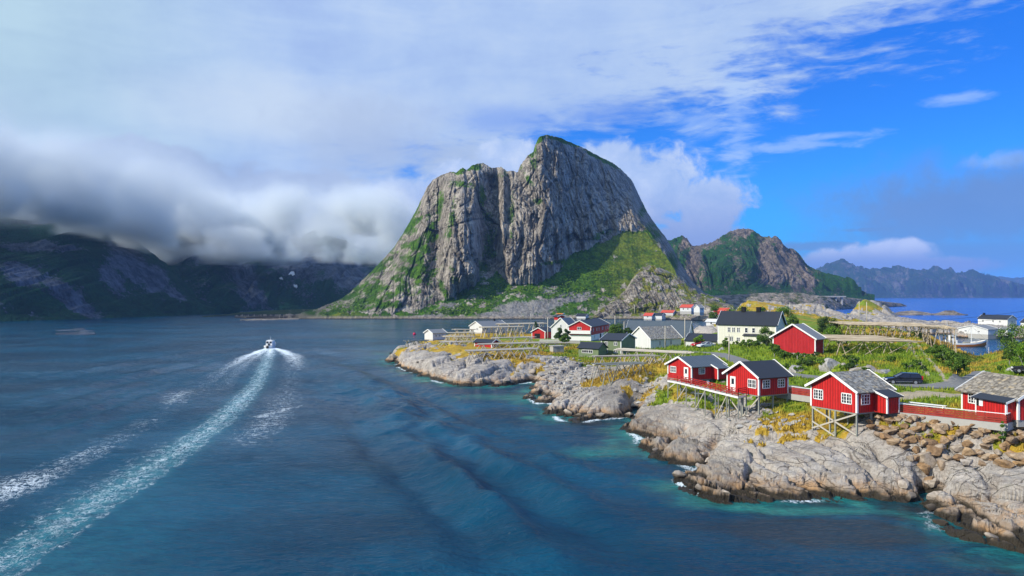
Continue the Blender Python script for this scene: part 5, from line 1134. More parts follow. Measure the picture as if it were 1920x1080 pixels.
def fishing_boat():
    x, y, z = W(1806, 650, 0); o = empty('fishing_boat', (x, y, 0), math.radians(-4)); tag(o, 'wooden fishing boat with varnished hull, white wheelhouse and two masts', 'boat')
    secs = [(-8.2, .9, .1, 1.75), (-7.4, 1.7, -.4, 1.6), (-5, 2.2, -.7, 1.45), (-1, 2.4, -.8, 1.4), (3, 2.2, -.8, 1.6), (6, 1.4, -.5, 2.05), (7.8, .5, .0, 2.5), (8.5, .06, .6, 2.7)]
    hull(secs, [(0, .72, RUST), (.72, 1.0, WH)], o, ['hull', 'bulwark'])
    MB().box(-6.6, -1.4, 1.2, -2.8, 1.4, 2.6).build('deckhouse', WH, o)
    w = MB().box(-5.2, -1.15, 2.6, -3.2, 1.15, 4.3).build('wheelhouse', WH, o); MB().box(-5.35, -1.3, 4.303, -3.05, 1.3, 4.42).build('roof', WH, w)
    for a in (-4.9, -4.2): MB().box(a, -1.18, 3.3, a + .5, -1.152, 3.9).build('window', M['glass'], w)
    for q in (-.8, 0, .8): MB().box(-3.198, q - .28, 3.3, -3.17, q + .28, 3.9).build('window', M['glass'], w)
    MB().tube((-5.9, 0, 1.3), (-5.9, 0, 9.2), .12, .07, 8).build('mast', WH, o); MB().tube((3, 0, 1.3), (3, 0, 8.2), .12, .07, 8).build('mast', WH, o)
    MB().tube((-5.8, 0, 6.0), (-2.6, 0, 3.6 + .9), .05, .05, 6).build('boom', WH, o); MB().tube((3, 0, 3.6), (6.2, 0, 2.6), .06, .05, 6).build('boom', WH, o)
    r = MB()
    for a, b in (((-5.9, 0, 9), (-8, 0, 2)), ((3, 0, 8), (8.2, 0, 2.7)), ((-5.9, 0, 9), (3, 0, 8)), ((3, 0, 8), (1, 2.2, 1.6)), ((3, 0, 8), (1, -2.2, 1.6))): r.tube(a, b, .025, .025, 4)
    r.build('rigging', M['rubber'], o)
    MB().box(.2, -.9, 1.15, 2.2, .9, 1.9).build('hatch', M['grey'], o)
fishing_boat()
def small_boat():
    x, y, z = W(1850, 690, 0); x, y = WY(1850, 205)[:2]; o = empty('work_boat', (x, y, 0), math.radians(-70)); tag(o, 'small white and navy work boat with red drum moored at the near quay', 'boat')
    navy = flat_mat('navy_hull_paint', (.012, .03, .10), .35, .4)
    secs = [(-3.6, 1.2, -.2, .95), (-2, 1.45, -.4, .95), (1, 1.4, -.4, 1.1), (2.8, .8, -.2, 1.45), (3.7, .08, .2, 1.7)]
    hull(secs, [(0, .75, navy), (.75, 1, WH)], o, ['hull', 'bulwark'])
    w = MB().box(-.2, -.9, .75, 1.6, .9, 2.7).build('wheelhouse', WH, o); MB().box(-.35, -1.0, 2.703, 1.75, 1.0, 2.8).build('roof', M['redwood'], w)
    for q in (-.6, 0, .6): MB().box(1.602, q - .24, 1.8, 1.63, q + .24, 2.4).build('window', M['glass'], w); MB().box(-.23, q - .22, 1.8, -.202, q + .22, 2.4).build('window', M['glass'], w)
    MB().tube((-1.8, -.5, 1.9), (-1.8, .5, 1.9), .75, .75, 12).build('net_drum', flat_mat('red_drum', (.6, .02, .03), .6), o); MB().tube((.6, 0, 2.8), (.6, 0, 5.6), .06, .04, 6).build('mast', WH, o)
    MB().box(-3.2, -.8, .72, -2.5, .3, 1.25).build('fish_tub', flat_mat('teal_tub', (.03, .3, .26), .6), o)
small_boat()
def cruiser():
    x, y, z = W(508, 652, 0); o = empty('motor_boat', (x, y, .05), math.radians(92)); tag(o, 'white motor cruiser speeding up the fjord ahead of its wake', 'boat')
    secs = [(-4.2, 1.45, -.2, 1.0), (-2, 1.5, -.3, 1.05), (1.5, 1.4, -.3, 1.3), (3.6, .8, .0, 1.6), (5.0, .06, .7, 1.8)]
    hull(secs, [(0, 1, WH)], o, ['hull']); c = MB().prism([(-2.6, 1.0), (-2.3, 2.75), (.6, 2.8), (2.2, 1.5), (2.4, 1.0)], lambda u, v, t: (u, t, v), -1.15, 1.15).build('cabin', WH, o)
    for q in (-.6, .6): MB().box(-2.52, q - .4, 1.75, -2.4, q + .4, 2.45).build('window', M['glass'], c)
    MB().box(-2.66, -.35, 1.02, -2.55, .35, 1.72).build('door', M['glass'], c)
    MB().box(-4.9, -.35, -.2, -4.2, .35, .9).build('outboard_motor', M['rubber'], o)
    MB().tube((-.5, 0, 2.75), (-.5, 0, 4.3), .05, .03, 6).build('mast', WH, o); MB().box(-1.6, -.7, 2.8, -.6, .7, 2.95).build('roof_rack', WH, o)
cruiser()
x, y, z = W(777, 628, .0); b = empty('buoy', (x, y, 0)); tag(b, 'round red buoy floating off the headland tip', 'buoy')
bm = bmesh.new(); bmesh.ops.create_icosphere(bm, subdivisions=3, radius=.75, matrix=Matrix.Translation((0, 0, .45))); me = bpy.data.meshes.new('float'); bm.to_mesh(me); bm.free()
link_mesh('float', me, flat_mat('red_buoy', (.55, .01, .06), .5), b); MB().tube((0, 0, 1.1), (0, 0, 1.5), .1, .08, 8).build('eye', M['rubber'], b)

# ------------------------------------------------------------------ pier, blocks, furniture
def pier():
    a = WY(1866, 338, 1.55); o = empty('pier', (a[0], a[1], 0)); tag(o, 'timber pier on dark pilings beside the quayside shed', 'pier')
    MB().box(-1, -3, 1.4, 9, 4, 1.7).build('deck', M['pole'], o)
    for k in range(8): MB().tube((-.6 + 1.3 * k, -2.8, -1.5), (-.6 + 1.3 * k, -2.8, 1.39), .22, .22, 7).build('piling', M['dark'], o)
    q = WY(1790, 352, 0); r = WY(1862, 340, 0)
    w = empty('quay_wall', (q[0], q[1], 0)); tag(w, 'long pale concrete quay wall in front of the white shed', 'quay')
    MB().bar((0, 0, -.2), (r[0] - q[0], r[1] - q[1], -.2), 1.5, 3.1).build('wall', M['concrete'], w); MB().bar((0, 0, 1.42), (r[0] - q[0], r[1] - q[1], 1.42), 1.7, .12).build('coping', M['grey'], w)
pier()
x, y, z = W(1044, 664, 3.6); z = gz(x, y); o = empty('concrete_block', (x, y, z), .35); tag(o, 'grey concrete bunker block on the edge of the headland', 'block')
MB().box(-1.6, -1.2, -.6, 1.6, 1.2, 2.0).build('wall', M['concrete'], o); MB().box(-1.75, -1.35, 2.003, 1.75, 1.35, 2.2).build('roof', M['concrete'], o); MB().box(-.5, -1.225, .1, .4, -1.203, 1.6).build('door', M['grey'], o)
def wall_thing():
    p = [W(1012, 644, 3.9), W(1088, 645, 4.0)]; o = empty('stone_wall', p[0]); tag(o, 'low white topped stone wall below the red two storey house', 'wall'); d = Vector(p[1]) - Vector(p[0])
    MB().bar((0, 0, 0), d, .6, 2.2).build('wall', M['concrete'], o); MB().bar((0, 0, 1.15), d + Vector((0, 0, 1.15)), .8, .12).build('coping', M['white'], o)
wall_thing()
def chair():
    x, y, z = W(1331, 711, 6.5); z = gz(x, y) + .02; o = empty('garden_chair', (x, y, z), .6); tag(o, 'white plastic garden chair on the grass beside the first cabin', 'chair')
    MB().box(-.27, -.27, .42, .27, .27, .47).build('seat', WH, o); MB().prism([(.25, .47), (.30, .47), (.42, .98), (.37, .98)], lambda u, v, t: (t, u, v), -.25, .25).build('backrest', WH, o)
    for a in (-.24, .24):
        MB().bar((a, -.24, .68), (a, .32, .70), .06).build('armrest', WH, o); MB().bar((a, -.24, 0), (a, -.24, .67), .05).build('leg', WH, o); MB().bar((a, .26, 0), (a, .24, .41), .05).build('leg', WH, o)
chair()
def bench(px, py, z, rz, L, label):
    x, y, z = W(px, py, z); z = gz(x, y) + .02; o = empty('bench', (x, y, z), rz); tag(o, label, 'bench'); MB().box(-L / 2, -.22, .40, L / 2, .22, .46).build('seat', WH, o)
    for s in (-1, 1): MB().box(s * (L / 2 - .3) - .05, -.2, 0, s * (L / 2 - .3) + .05, .2, .397).build('leg', WH, o)
bench(1313, 715, 6.45, -.75, 1.9, 'short white bench on the boardwalk in front of the first cabin'); bench(1739, 764, 7.2, -.9, 4.0, 'long low white bench behind the worn red fence')
def bridge():
    Y = 1000; a = Vector(WY(1538, Y, CZ - 4 / F * Y)); b = Vector(WY(1584, Y, CZ - 4 / F * Y)); o = empty('road_bridge', (a.x, a.y, 0)); tag(o, 'far flat concrete road bridge under the rust coloured mountain', 'bridge'); d = b - a
    MB().bar((0, 0, a.z), (d.x, d.y, a.z), 8, 1.6).build('deck', M['concrete'], o)
    for k in range(4): p = d * (.12 + .25 * k); MB().box(p.x - 1, p.y - 2, -2, p.x + 1, p.y + 2, a.z - .81).build('pier', M['concrete'], o)
bridge()
# ------------------------------------------------------------------ low rock beyond: headland, skerries
low_mat = cliff_mat('skerry_rock', (.20, .17, .14), (.40, .34, .28), (.03, .055, .01), (.10, .12, .03), 1.5, False, .8, .5)
def low_rock(sil, base, ridge, label, px0, px1, veg, nc=160, amp=3, seed=0, cat='skerry', name='skerry', mat=None):
    o, PX, PY, T, B, V = mountain(name, sil, base, [(px0, 700), (px1, 700)], ridge, mat or low_mat, label, px0, px1, nc, 2, 50, 12, amp, .09, seed, None, -2, 40, 1.5, .6)
    o['category'] = cat; paint(o, 'veg', veg + .35 * fbm(PX * .08, PY * .1, 3, seed)); paint(o, 'snow', 0 * PX); return o
low_rock([(1300, 562), (1330, 555), (1380, 552), (1440, 549), (1500, 549), (1545, 556), (1580, 557), (1600, 559), (1640, 563), (1690, 569), (1700, 573)], [(1300, 760), (1540, 900), (1700, 1250)], [(1300, 160), (1700, 20)], 'low grey green rocky land below the mountain beyond the sound', 1300, 1700, .45, 300, 5, 301, 'headland', 'land')
low_rock([(1655, 590), (1668, 588), (1690, 584), (1710, 582), (1740, 586), (1755, 590)], [(1655, 700), (1755, 720)], [(1655, 6), (1705, 40), (1755, 6)], 'pale rock skerry just right of the knob', 1655, 1755, -.1, 130, 2.5, 311)
low_rock([(1745, 591), (1758, 587), (1772, 582), (1788, 582), (1800, 587), (1815, 591)], [(1745, 715), (1815, 715)], [(1745, 5), (1780, 25), (1815, 5)], 'smaller skerry with mossy top farther right', 1745, 1815, .25, 100, 2.5, 321)
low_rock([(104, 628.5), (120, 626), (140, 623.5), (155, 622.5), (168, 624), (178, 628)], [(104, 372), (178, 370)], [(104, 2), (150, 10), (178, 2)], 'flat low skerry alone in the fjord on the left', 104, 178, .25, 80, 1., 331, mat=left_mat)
low_rock([(450, 602), (475, 599), (500, 597.5), (540, 597), (560, 598)], [(450, 570), (560, 600)], [(450, 4), (560, 10)], 'pale shore spit at the left foot of the big mountain', 450, 560, .1, 80, 1.2, 341, 'spit')
low_rock([(380, 594), (420, 590), (450, 586), (500, 582), (560, 580), (600, 580), (640, 583)], [(380, 660), (460, 740), (640, 760)], [(380, 8), (500, 60), (640, 60)], 'dark low green shore across the fjord', 380, 640, .8, 120, 2, 351, 'shore', 'land')

# ------------------------------------------------------------------ where a sight line meets the island
def hits(px, py, y0=55., y1=420.):
    px = np.asarray(px, float); py = np.asarray(py, float); Ys = y0 * (y1 / y0) ** (np.arange(150) / 149)
    yy = np.broadcast_to(Ys, (len(px), 150)); xx = (px[:, None] - CX) / F * yy; zz = CZ - (py[:, None] - HY) / F * yy
    g = land(xx.ravel(), yy.ravel()).reshape(yy.shape); k = (g > zz).argmax(1); ok = (g > zz).any(1)
    Y = Ys[k]; return np.stack([(px - CX) / F * Y, Y, g[np.arange(len(px)), k]], 1), ok
NR = np.random.default_rng(7)

# ------------------------------------------------------------------ boulders
def stone_mat(name, cols, wet=True):
    m, g, b = new_mat(name, .9, .2); oi = g.n('ShaderNodeObjectInfo').outputs['Random']; P = g.pos()
    n = g.noise(P, 2.2, 6, .65); c = g.mix(g.m('ADD', g.m('MULTIPLY', n, .5), g.m('MULTIPLY', oi, .4)), (0, 0, 0), (1, 1, 1))
    rnd = g.ramp(oi, [(k / (len(cols) - 1), c_) for k, c_ in enumerate(cols)])
    col = g.mix(g.ss(n, .35, .65), g.mix(1., rnd, (.55, .53, .5), 'MULTIPLY'), rnd)
    if wet: col = g.mix(g.ss(g.xyz(P)[2], 1.0, .3), col, (.04, .03, .02))
    g.put(b.inputs['Base Color'], col); g.put(b.inputs['Normal'], g.bump(n, .7, .12)); return m
SB = stone_mat('brown_stone', [(.34, .21, .11), (.42, .30, .19), (.46, .40, .33), (.36, .23, .12), (.27, .17, .095), (.44, .34, .24), (.43, .26, .11)])
SG = stone_mat('grey_stone', [(.36, .36, .36), (.46, .45, .43), (.29, .29, .30), (.52, .50, .47), (.40, .36, .31), (.45, .46, .47)])
def boulder_mesh(seed, mat, sub=3):
    r = np.random.default_rng(seed); bm = bmesh.new(); bmesh.ops.create_icosphere(bm, subdivisions=sub, radius=1.)
    P = np.array([v.co[:] for v in bm.verts])
    for _ in range(14):
        n = r.normal(size=3); n /= np.linalg.norm(n); d = r.uniform(.40, .72); k = P @ n; P = P - np.maximum(k - d, 0)[:, None] * n
    P += .03 * np.stack([perlin(P[:, 1] * 3 + seed, P[:, 2] * 3), perlin(P[:, 2] * 3, P[:, 0] * 3 + seed), perlin(P[:, 0] * 3, P[:, 1] * 3 + seed)], 1)
    for v, p in zip(bm.verts, P): v.co = p
    me = bpy.data.meshes.new('boulder'); bm.to_mesh(me); bm.free(); me.materials.append(mat); return me
BB = [boulder_mesh(500 + k, SB) for k in range(10)]; BG = [boulder_mesh(600 + k, SG) for k in range(10)]
def put_boulder(p, s, meshes, label, group, flat=.72):
    o = bpy.data.objects.new('boulder', meshes[NR.integers(len(meshes))]); COL.objects.link(o)
    o.scale = s * np.array([NR.uniform(.95, 1.45), NR.uniform(.75, 1.1), NR.uniform(flat * .8, flat * 1.15)]); o.location = (p[0], p[1], p[2] + s * .12)
    o.rotation_euler = (NR.uniform(-.3, .3), NR.uniform(-.3, .3), NR.uniform(0, 6.28)); tag(o, label, 'boulder', group)
def in_poly_px(poly, n, mind, seed, sizefn):
    r = np.random.default_rng(seed); xs = [a for a, b in poly]; ys = [b for a, b in poly]; out = []
    cx = r.uniform(min(xs), max(xs), n * 40); cy = r.uniform(min(ys), max(ys), n * 40); ins = inside(cx, cy, poly)
    for a, b, k in zip(cx, cy, ins):
        if not k: continue
        s = sizefn(a, b, r)
        if all((a - q[0]) ** 2 + ((b - q[1]) * 1.35) ** 2 > (mind * (s + q[2])) ** 2 for q in out): out.append((a, b, s))
        if len(out) >= n: break
    return out
# the brown block wall under the fence
L = in_poly_px([(1622, 792), (1700, 786), (1920, 806), (1935, 812), (1935, 884), (1850, 878), (1768, 874), (1742, 902), (1722, 880), (1690, 858), (1640, 822)], 230, .60, 21, lambda a, b, r: r.uniform(8.0, 13.5) * (.72 + .45 * (b - 785) / 100))
P, ok = hits([a for a, b, s in L], [b for a, b, s in L])
for p, k, (a, b, s) in zip(P, ok, L):
    if k: put_boulder(p + np.array([0, 0, .25]), s * 1.12 * p[1] / F, BB, 'brown quarried boulder piled in the wall under the red fence', 'brown boulders of the retaining wall')
for a, b, s in ((1738, 872, 26), (1733, 905, 24), (1752, 888, 15), (1745, 935, 13), (1765, 880, 12)):
    P, ok = hits([a], [b]); put_boulder(P[0], s * P[0][1] / F, BB, 'large brown block wedged in the cleft below the wall', 'blocks in the cleft', 1.0)
# grey riprap in the bay by the concrete block
L = in_poly_px([(1040, 668), (1090, 678), (1128, 690), (1112, 705), (1085, 735), (1060, 742), (1030, 722), (1012, 712), (1028, 690)], 130, .80, 22, lambda a, b, r: r.uniform(2.6, 5.6))
P, ok = hits([a for a, b, s in L], [b for a, b, s in L])
for p, k, (a, b, s) in zip(P, ok, L):
    if k: put_boulder(p, s * 1.2 * p[1] / F, BG, 'pale grey boulder in the breakwater slope by the concrete block', 'grey boulders of the slope')
# rubble under the boardwalk and between the slabs
L = in_poly_px([(1330, 752), (1440, 775), (1470, 790), (1510, 782), (1518, 800), (1440, 812), (1395, 806), (1340, 780)], 60, .8, 23, lambda a, b, r: r.uniform(4, 9)) + in_poly_px([(1196, 712), (1236, 704), (1240, 730), (1215, 765), (1196, 770), (1190, 740)], 34, .8, 24, lambda a, b, r: r.uniform(3, 6))
P, ok = hits([a for a, b, s in L], [b for a, b, s in L])
for p, k, (a, b, s) in zip(P, ok, L):
    if k: put_boulder(p, s * p[1] / F, BG, 'loose grey rock under the boardwalk and in the gully beside it', 'loose rocks below the cabins')
for a, b, s, lb in ((1508, 684, 23, 'rounded grey boulder at the left end of the row behind the stilted cabin'), (1555, 683, 27, 'broad pale boulder second in the row behind the stilted cabin'), (1608, 686, 22, 'grey boulder in the grass just above the stilted cabin roof'), (1656, 688, 22, 'angular grey boulder left of the dark estate car'), (1640, 674, 13, 'small grey boulder above the angular one by the car'),
                (1355, 655, 9, 'flat grey rock in front of the cream house'), (1905, 690, 12, 'grey boulder under the bushes at the right edge')):
    P, ok = hits([a], [b + s * .4]); q_ = s * P[0][1] / F; put_boulder(P[0] - np.array([0, 0, .55 * q_]), q_ * 1.15, BG, lb, None, .85)
# boulder fringe along the water
fr = [(a + d, b - 3 - k) for (a, b) in front_px[1:46] for d, k in ((0, 0), (7, 3), (-6, 5))]
P, ok = hits([a for a, b in fr], [b for a, b in fr]); V = []; Q = []; n0 = 0
BR = [boulder_mesh(700 + k, SG, 2) for k in range(5)]
for p, k in zip(P, ok):
    if not k or NR.random() < .72 or p[1] > 260: continue
    me = BR[NR.integers(5)]; co = np.array([v.co[:] for v in me.vertices]); a = NR.uniform(0, 6.28); R = np.array([[math.cos(a), -math.sin(a), 0], [math.sin(a), math.cos(a), 0], [0, 0, 1]])
    s = NR.uniform(.35, .95) * (1 + p[1] / 300); c = (co * s * np.array([1.3, .9, .7])) @ R.T + p; V.append(c); Q.append(np.array([f.vertices[:] for f in me.polygons]) + n0); n0 += len(c)
if V:
    SW_ = cliff_mat
    o = raw_mesh('rubble', np.concatenate(V), np.concatenate(Q), None, False, stone_mat('shore_rubble', [(.42, .36, .30), (.42, .36, .30)]), None, True); tag(o, 'broken rock rubble along the waterline', 'rubble', kind='stuff')

# ------------------------------------------------------------------ foliage
def leaf_mat(name, dark, mid, light):
    m, g, b = new_mat(name, .7, .25); P = g.pos(); n = g.noise(P, 1.1, 4, .6); r = g.attr('leaf')
    g.put(b.inputs['Base Color'], g.ramp(g.m('ADD', g.m('MULTIPLY', n, .45), g.m('MULTIPLY', r, .55)), [(.22, dark), (.5, mid), (.78, light)]))
    b.inputs['Subsurface Weight'].default_value = 0; return m
LG = leaf_mat('green_leaves', (.018, .052, .006), (.06, .13, .010), (.15, .235, .02)); LD = leaf_mat('dark_leaves', (.012, .032, .007), (.03, .07, .011), (.07, .12, .018)); LB = leaf_mat('bright_leaves', (.035, .10, .006), (.10, .21, .010), (.20, .31, .02))
def leaves(centres, radii, n, size, r, zs=.8):
    """leaf-sized quads in clumps round the given centres; returns vertices and a random shade per vertex"""
    k = r.choice(len(centres), n, p=np.array(radii) ** 2 / np.sum(np.array(radii) ** 2)); d = r.normal(size=(n, 3)); d /= np.linalg.norm(d, axis=1)[:, None]
    rad = np.array(radii)[k][:, None] * (r.uniform(0, 1, (n, 1)) ** .4); c = np.array(centres)[k] + d * rad * np.array([1, 1, zs])
    nrm = d + r.normal(size=(n, 3)) * .6; nrm /= np.linalg.norm(nrm, axis=1)[:, None]; u = np.cross(nrm, r.normal(size=(n, 3))); u /= np.linalg.norm(u, axis=1)[:, None]; v = np.cross(nrm, u)
    s = size * r.uniform(.6, 1.3, (n, 1)); V = np.stack([c - u * s, c - v * s * .7, c + u * s, c + v * s * .7], 1).reshape(-1, 3)
    return V, np.repeat(r.uniform(0, 1, n), 4)
def bush(px, py, Y, wpx, hpx, mat, label, name='bush', seed=0, dens=1., group='bushes between the houses', zfix=None):
    px, py, Y, wpx, hpx = map(float, (px, py, Y, wpx, hpx)); r = np.random.default_rng(seed + 900); x = (px - CX) / F * Y; zt = CZ - (py - HY) / F * Y; H = hpx / F * Y; R = 1.25 * wpx / 2 / F * Y; zb = zt - H
    g = gz(x, Y) if zfix is None else zfix; zb = min(g, zb + .3) ; H = max(zt - zb, .8); o = empty(name, (x, Y, zb)); tag(o, label, 'tree' if name == 'tree' else 'bush', group)
    n = 9 + int(R * 4); cs = []; rs = []
    for i in range(n):
        a = r.uniform(0, 6.28); q = r.uniform(0, 1) ** .5 * .72; hh = r.uniform(.25, .85); wd = math.sin(min(1, hh * 1.15) * math.pi) ** .5
        cs.append((R * q * wd * math.cos(a), R * q * wd * math.sin(a), H * hh)); rs.append(r.uniform(.2, .38) * min(R, H * .7))
    px_m = Y / F; ls = max(.10, .9 * px_m); cnt = int(dens * min(5200, max(500, 3.2 * (R * R * 2 + R * H * 2) / (ls * ls))))
    V, lf = leaves(cs, rs, cnt, ls, r); V[:, 2] = np.maximum(V[:, 2], .05)
    raw_mesh('crown', V, np.arange(len(V)).reshape(-1, 4), dict(leaf=lf), False, mat, o)
    t = MB(); t.tube((0, 0, -.3), (0, 0, H * .5), .08 + R * .03, .05, 6)
    for i in range(4): a = float(r.uniform(0, 6.28)); t.tube((0, 0, H * .2), (R * .5 * math.cos(a), R * .5 * math.sin(a), H * .65), .05, .02, 5)
    t.build('trunk', M['grey'], o, True)
for i, (px, py, Y, w, hh, mt, lb, nm) in enumerate([
    (1050, 613, 245, 22, 26, LD, 'dark conifer like bush between boathouse and red house', 'bush'), (1064, 612, 243, 14, 30, LD, 'narrow dark tree against the red two storey house', 'tree'), (1058, 629, 238, 22, 13, LG, 'low round shrub left of the white balcony house', 'bush'),
    (1154, 604, 240, 38, 28, LG, 'round green tree right of the red two storey house', 'tree'), (1310, 624, 196, 20, 22, LB, 'small bright tree before the white garage', 'tree'), (1436, 612, 178, 40, 42, LG, 'broad green tree covering the corner of the cream house', 'tree'),
    (1402, 636, 180, 60, 16, LG, 'low hedge like bush in front of the cream house', 'bush'), (1360, 632, 182, 18, 14, LG, 'small bush at the left corner of the cream house', 'bush'), (1470, 570, 225, 44, 52, LB, 'tall bright birch behind the cream house gable', 'tree'), (1486, 590, 212, 30, 34, LG, 'darker birch between the cream house and the barn', 'tree'),
    (1430, 572, 240, 34, 14, LG, 'bushes showing above the black roof ridge', 'bush'), (1385, 570, 260, 60, 14, LG, 'long scrub behind the chimneys', 'bush'), (1552, 592, 200, 40, 38, LD, 'dark tree left of the largest drying rack', 'tree'), (1562, 612, 180, 44, 22, LB, 'bright green shrub behind the barn roof', 'bush'), (1490, 597, 215, 24, 26, LD, 'dark spruce behind the barn ridge', 'tree'),
    (1470, 655, 140, 30, 22, LG, 'shrub at the left foot of the red barn', 'bush'), (1452, 642, 143, 24, 24, LG, 'shrub beside the left corner of the barn', 'bush'), (1520, 668, 128, 46, 18, LG, 'low scrub under the wide flat rack', 'bush'),
    (1680, 650, 140, 46, 30, LG, 'green bush left of the grass track', 'bush'), (1640, 648, 150, 60, 20, LG, 'dark scrub below the wide flat rack', 'bush'), (1775, 652, 118, 50, 36, LG, 'round dark green bush right of the grass track', 'bush'), (1795, 668, 112, 46, 26, LG, 'bush beside the track just above the road', 'bush'),
    (1760, 645, 130, 44, 24, LG, 'upper bush along the right side of the track', 'bush'), (1905, 600, 120, 70, 70, LG, 'large leafy tree mass at the right edge of the photo', 'tree'), (1905, 640, 116, 50, 46, LG, 'dense bush in front of the harbour at right', 'bush'), (1925, 636, 105, 50, 46, LB, 'bright bush cut by the right edge', 'bush'),
    (1893, 612, 135, 30, 50, LD, 'dark shrub beside the small pier shed', 'bush'), (1880, 684, 118, 36, 12, LG, 'low scrub above the right boulders', 'bush'), (1880, 781, 74.5, 13, 18, LG, 'small shrub growing at the end of the red fence', 'bush'), (1600, 700, 113, 50, 10, LG, 'low scrub along the row of grey boulders', 'bush'),
    (1440, 693, 118, 30, 10, LG, 'shrubs on the road bank above the dark roofed cabin', 'bush'), (1720, 618, 185, 60, 14, LG, 'low scrub behind the racks', 'bush'), (1600, 630, 172, 90, 16, LG, 'green scrub between the posts of the largest rack', 'bush'), (1535, 570, 330, 36, 14, LG, 'scrub on the hillock behind the barn', 'bush'), (1495, 574, 330, 50, 12, LG, 'scrub on the middle hillock', 'bush'), (1340, 565, 420, 26, 16, LG, 'dark scrub left of the hillocks', 'bush'),
    (1005, 598, 300, 10, 8, LD, 'tiny bush at the end of the long pale rack', 'bush'), (1176, 612, 235, 20, 18, LD, 'dark shrub behind the taller green house', 'bush')]):
    bush(px, py, Y, w, hh, mt, lb, nm, i)

r_ = np.random.default_rng(77); bx_ = r_.uniform(1470, 1800, 60); by_ = r_.uniform(640, 704, 60); P, ok = hits(bx_, by_)
zz_, dd_, gg_, dr_, as_, gv_ = land(P[:, 0], P[:, 1], True); cnt_ = 0
for i, (p, k) in enumerate(zip(P, ok)):
    if not k or as_[i] > .02 or gv_[i] > .2 or gg_[i] < .5 or p[1] > 175 or cnt_ > 24: continue
    cnt_ += 1; hh_ = r_.uniform(.6, 1.5) * F / p[1]; bush(bx_[i], by_[i] - hh_, p[1], hh_ * r_.uniform(1.2, 2.2), hh_, (LD, LG, LG)[i % 3], 'low heather like shrub on the grassy slope around the racks', 'bush', 300 + i, .7, 'low shrubs of the slope')
# grass: blades in tufts over the near ground
def grass_blades(n=78000):
    r = np.random.default_rng(3); Y = 66 * (230 / 66) ** (r.uniform(0, 1, n) ** .8); u = r.uniform(-.02, .92, n); x = u * Y
    z, d, g, dr, asph, grav = land(x, Y, True); k = (g > .45) & (z > 1.5) & (asph < .05) & (grav < .4) & (r.uniform(0, 1, n) < .35 + .65 * fbm(x * .3, Y * .3, 3, 9) + .4 * dr)
    for hh in (cab1, cab2, cab3, cab4):
        lx = (x - hh.A[0]) * hh.e2.x + (Y - hh.A[1]) * hh.e2.y; ly = (x - hh.A[0]) * hh.e1.x + (Y - hh.A[1]) * hh.e1.y; k &= ~((lx > -.3) & (lx < hh.l + .3) & (ly > -.3) & (ly < hh.w + .3))
    x, Y, z, dr = x[k], Y[k], z[k], dr[k]; n = len(x); m = 5
    V = np.zeros((n, m, 3, 3), np.float32); sc = (.7 + Y / 260)[:, None] * r.uniform(.5, 1.2, (n, m)); a = r.uniform(0, 6.28, (n, m)); b = r.uniform(0, 6.28, (n, m))
    bx = x[:, None] + .22 * sc * np.cos(a); by = Y[:, None] + .22 * sc * np.sin(a); w = .075 * sc; hh = .42 * sc
    V[..., 0, :] = np.stack([bx - w * np.cos(b), by - w * np.sin(b), z[:, None] - .05 + 0 * sc], -1); V[..., 1, :] = np.stack([bx + w * np.cos(b), by + w * np.sin(b), z[:, None] - .05 + 0 * sc], -1)
    V[..., 2, :] = np.stack([bx + .3 * hh * np.cos(a + 1), by + .3 * hh * np.sin(a + 1), z[:, None] + hh], -1)
    m_, g_, b_ = new_mat('grass_blades', .8, .15); P = g_.pos(); nn = g_.ss(g_.m('ADD', g_.attr('dry'), g_.m('MULTIPLY', g_.m('SUBTRACT', g_.noise(P, .17, 4, .6), .5), 1.3)), .38, .72); rr = g_.attr('leaf')
    g_.put(b_.inputs['Base Color'], g_.mix(nn, g_.mix(rr, (.05, .12, .008), (.26, .34, .025)), g_.mix(rr, (.20, .11, .014), (.60, .43, .07))))
    o = raw_mesh('grass', V.reshape(-1, 3), np.arange(n * m * 3).reshape(-1, 3), dict(dry=np.repeat(dr, m * 3), leaf=np.repeat(r.uniform(0, 1, n * m), 3)), False, m_, None, True)
    tag(o, 'tufts of green and straw coloured grass', 'grass', kind='stuff')
grass_blades()
# scrub on the scree and the spur of the mountain
def shrubs(V, T, PXm, PYm, poly, n, seed, label, size=1.1):
    r = np.random.default_rng(seed); k = np.where(inside(PXm.ravel(), PYm.ravel(), poly))[0]; P = V[r.choice(k, n)]
    f = fbm(P[:, 0] * .03, P[:, 1] * .03 + P[:, 2] * .05, 3, seed); P = P[f > -.05]; VV = []; LL = []
    for p in P:
        s = r.uniform(.5, 1.5) * size; a, l = leaves([tuple(p + np.array([0, 0, s * .4])), tuple(p + r.normal(size=3) * s * .5)], [s, s * .7], 18, s * .36, r); VV.append(a); LL.append(l)
    VV = np.concatenate(VV); tag(raw_mesh('shrubs', VV, np.arange(len(VV)).reshape(-1, 4), dict(leaf=np.concatenate(LL)), False, LB, None), label, 'shrubs', kind='stuff')
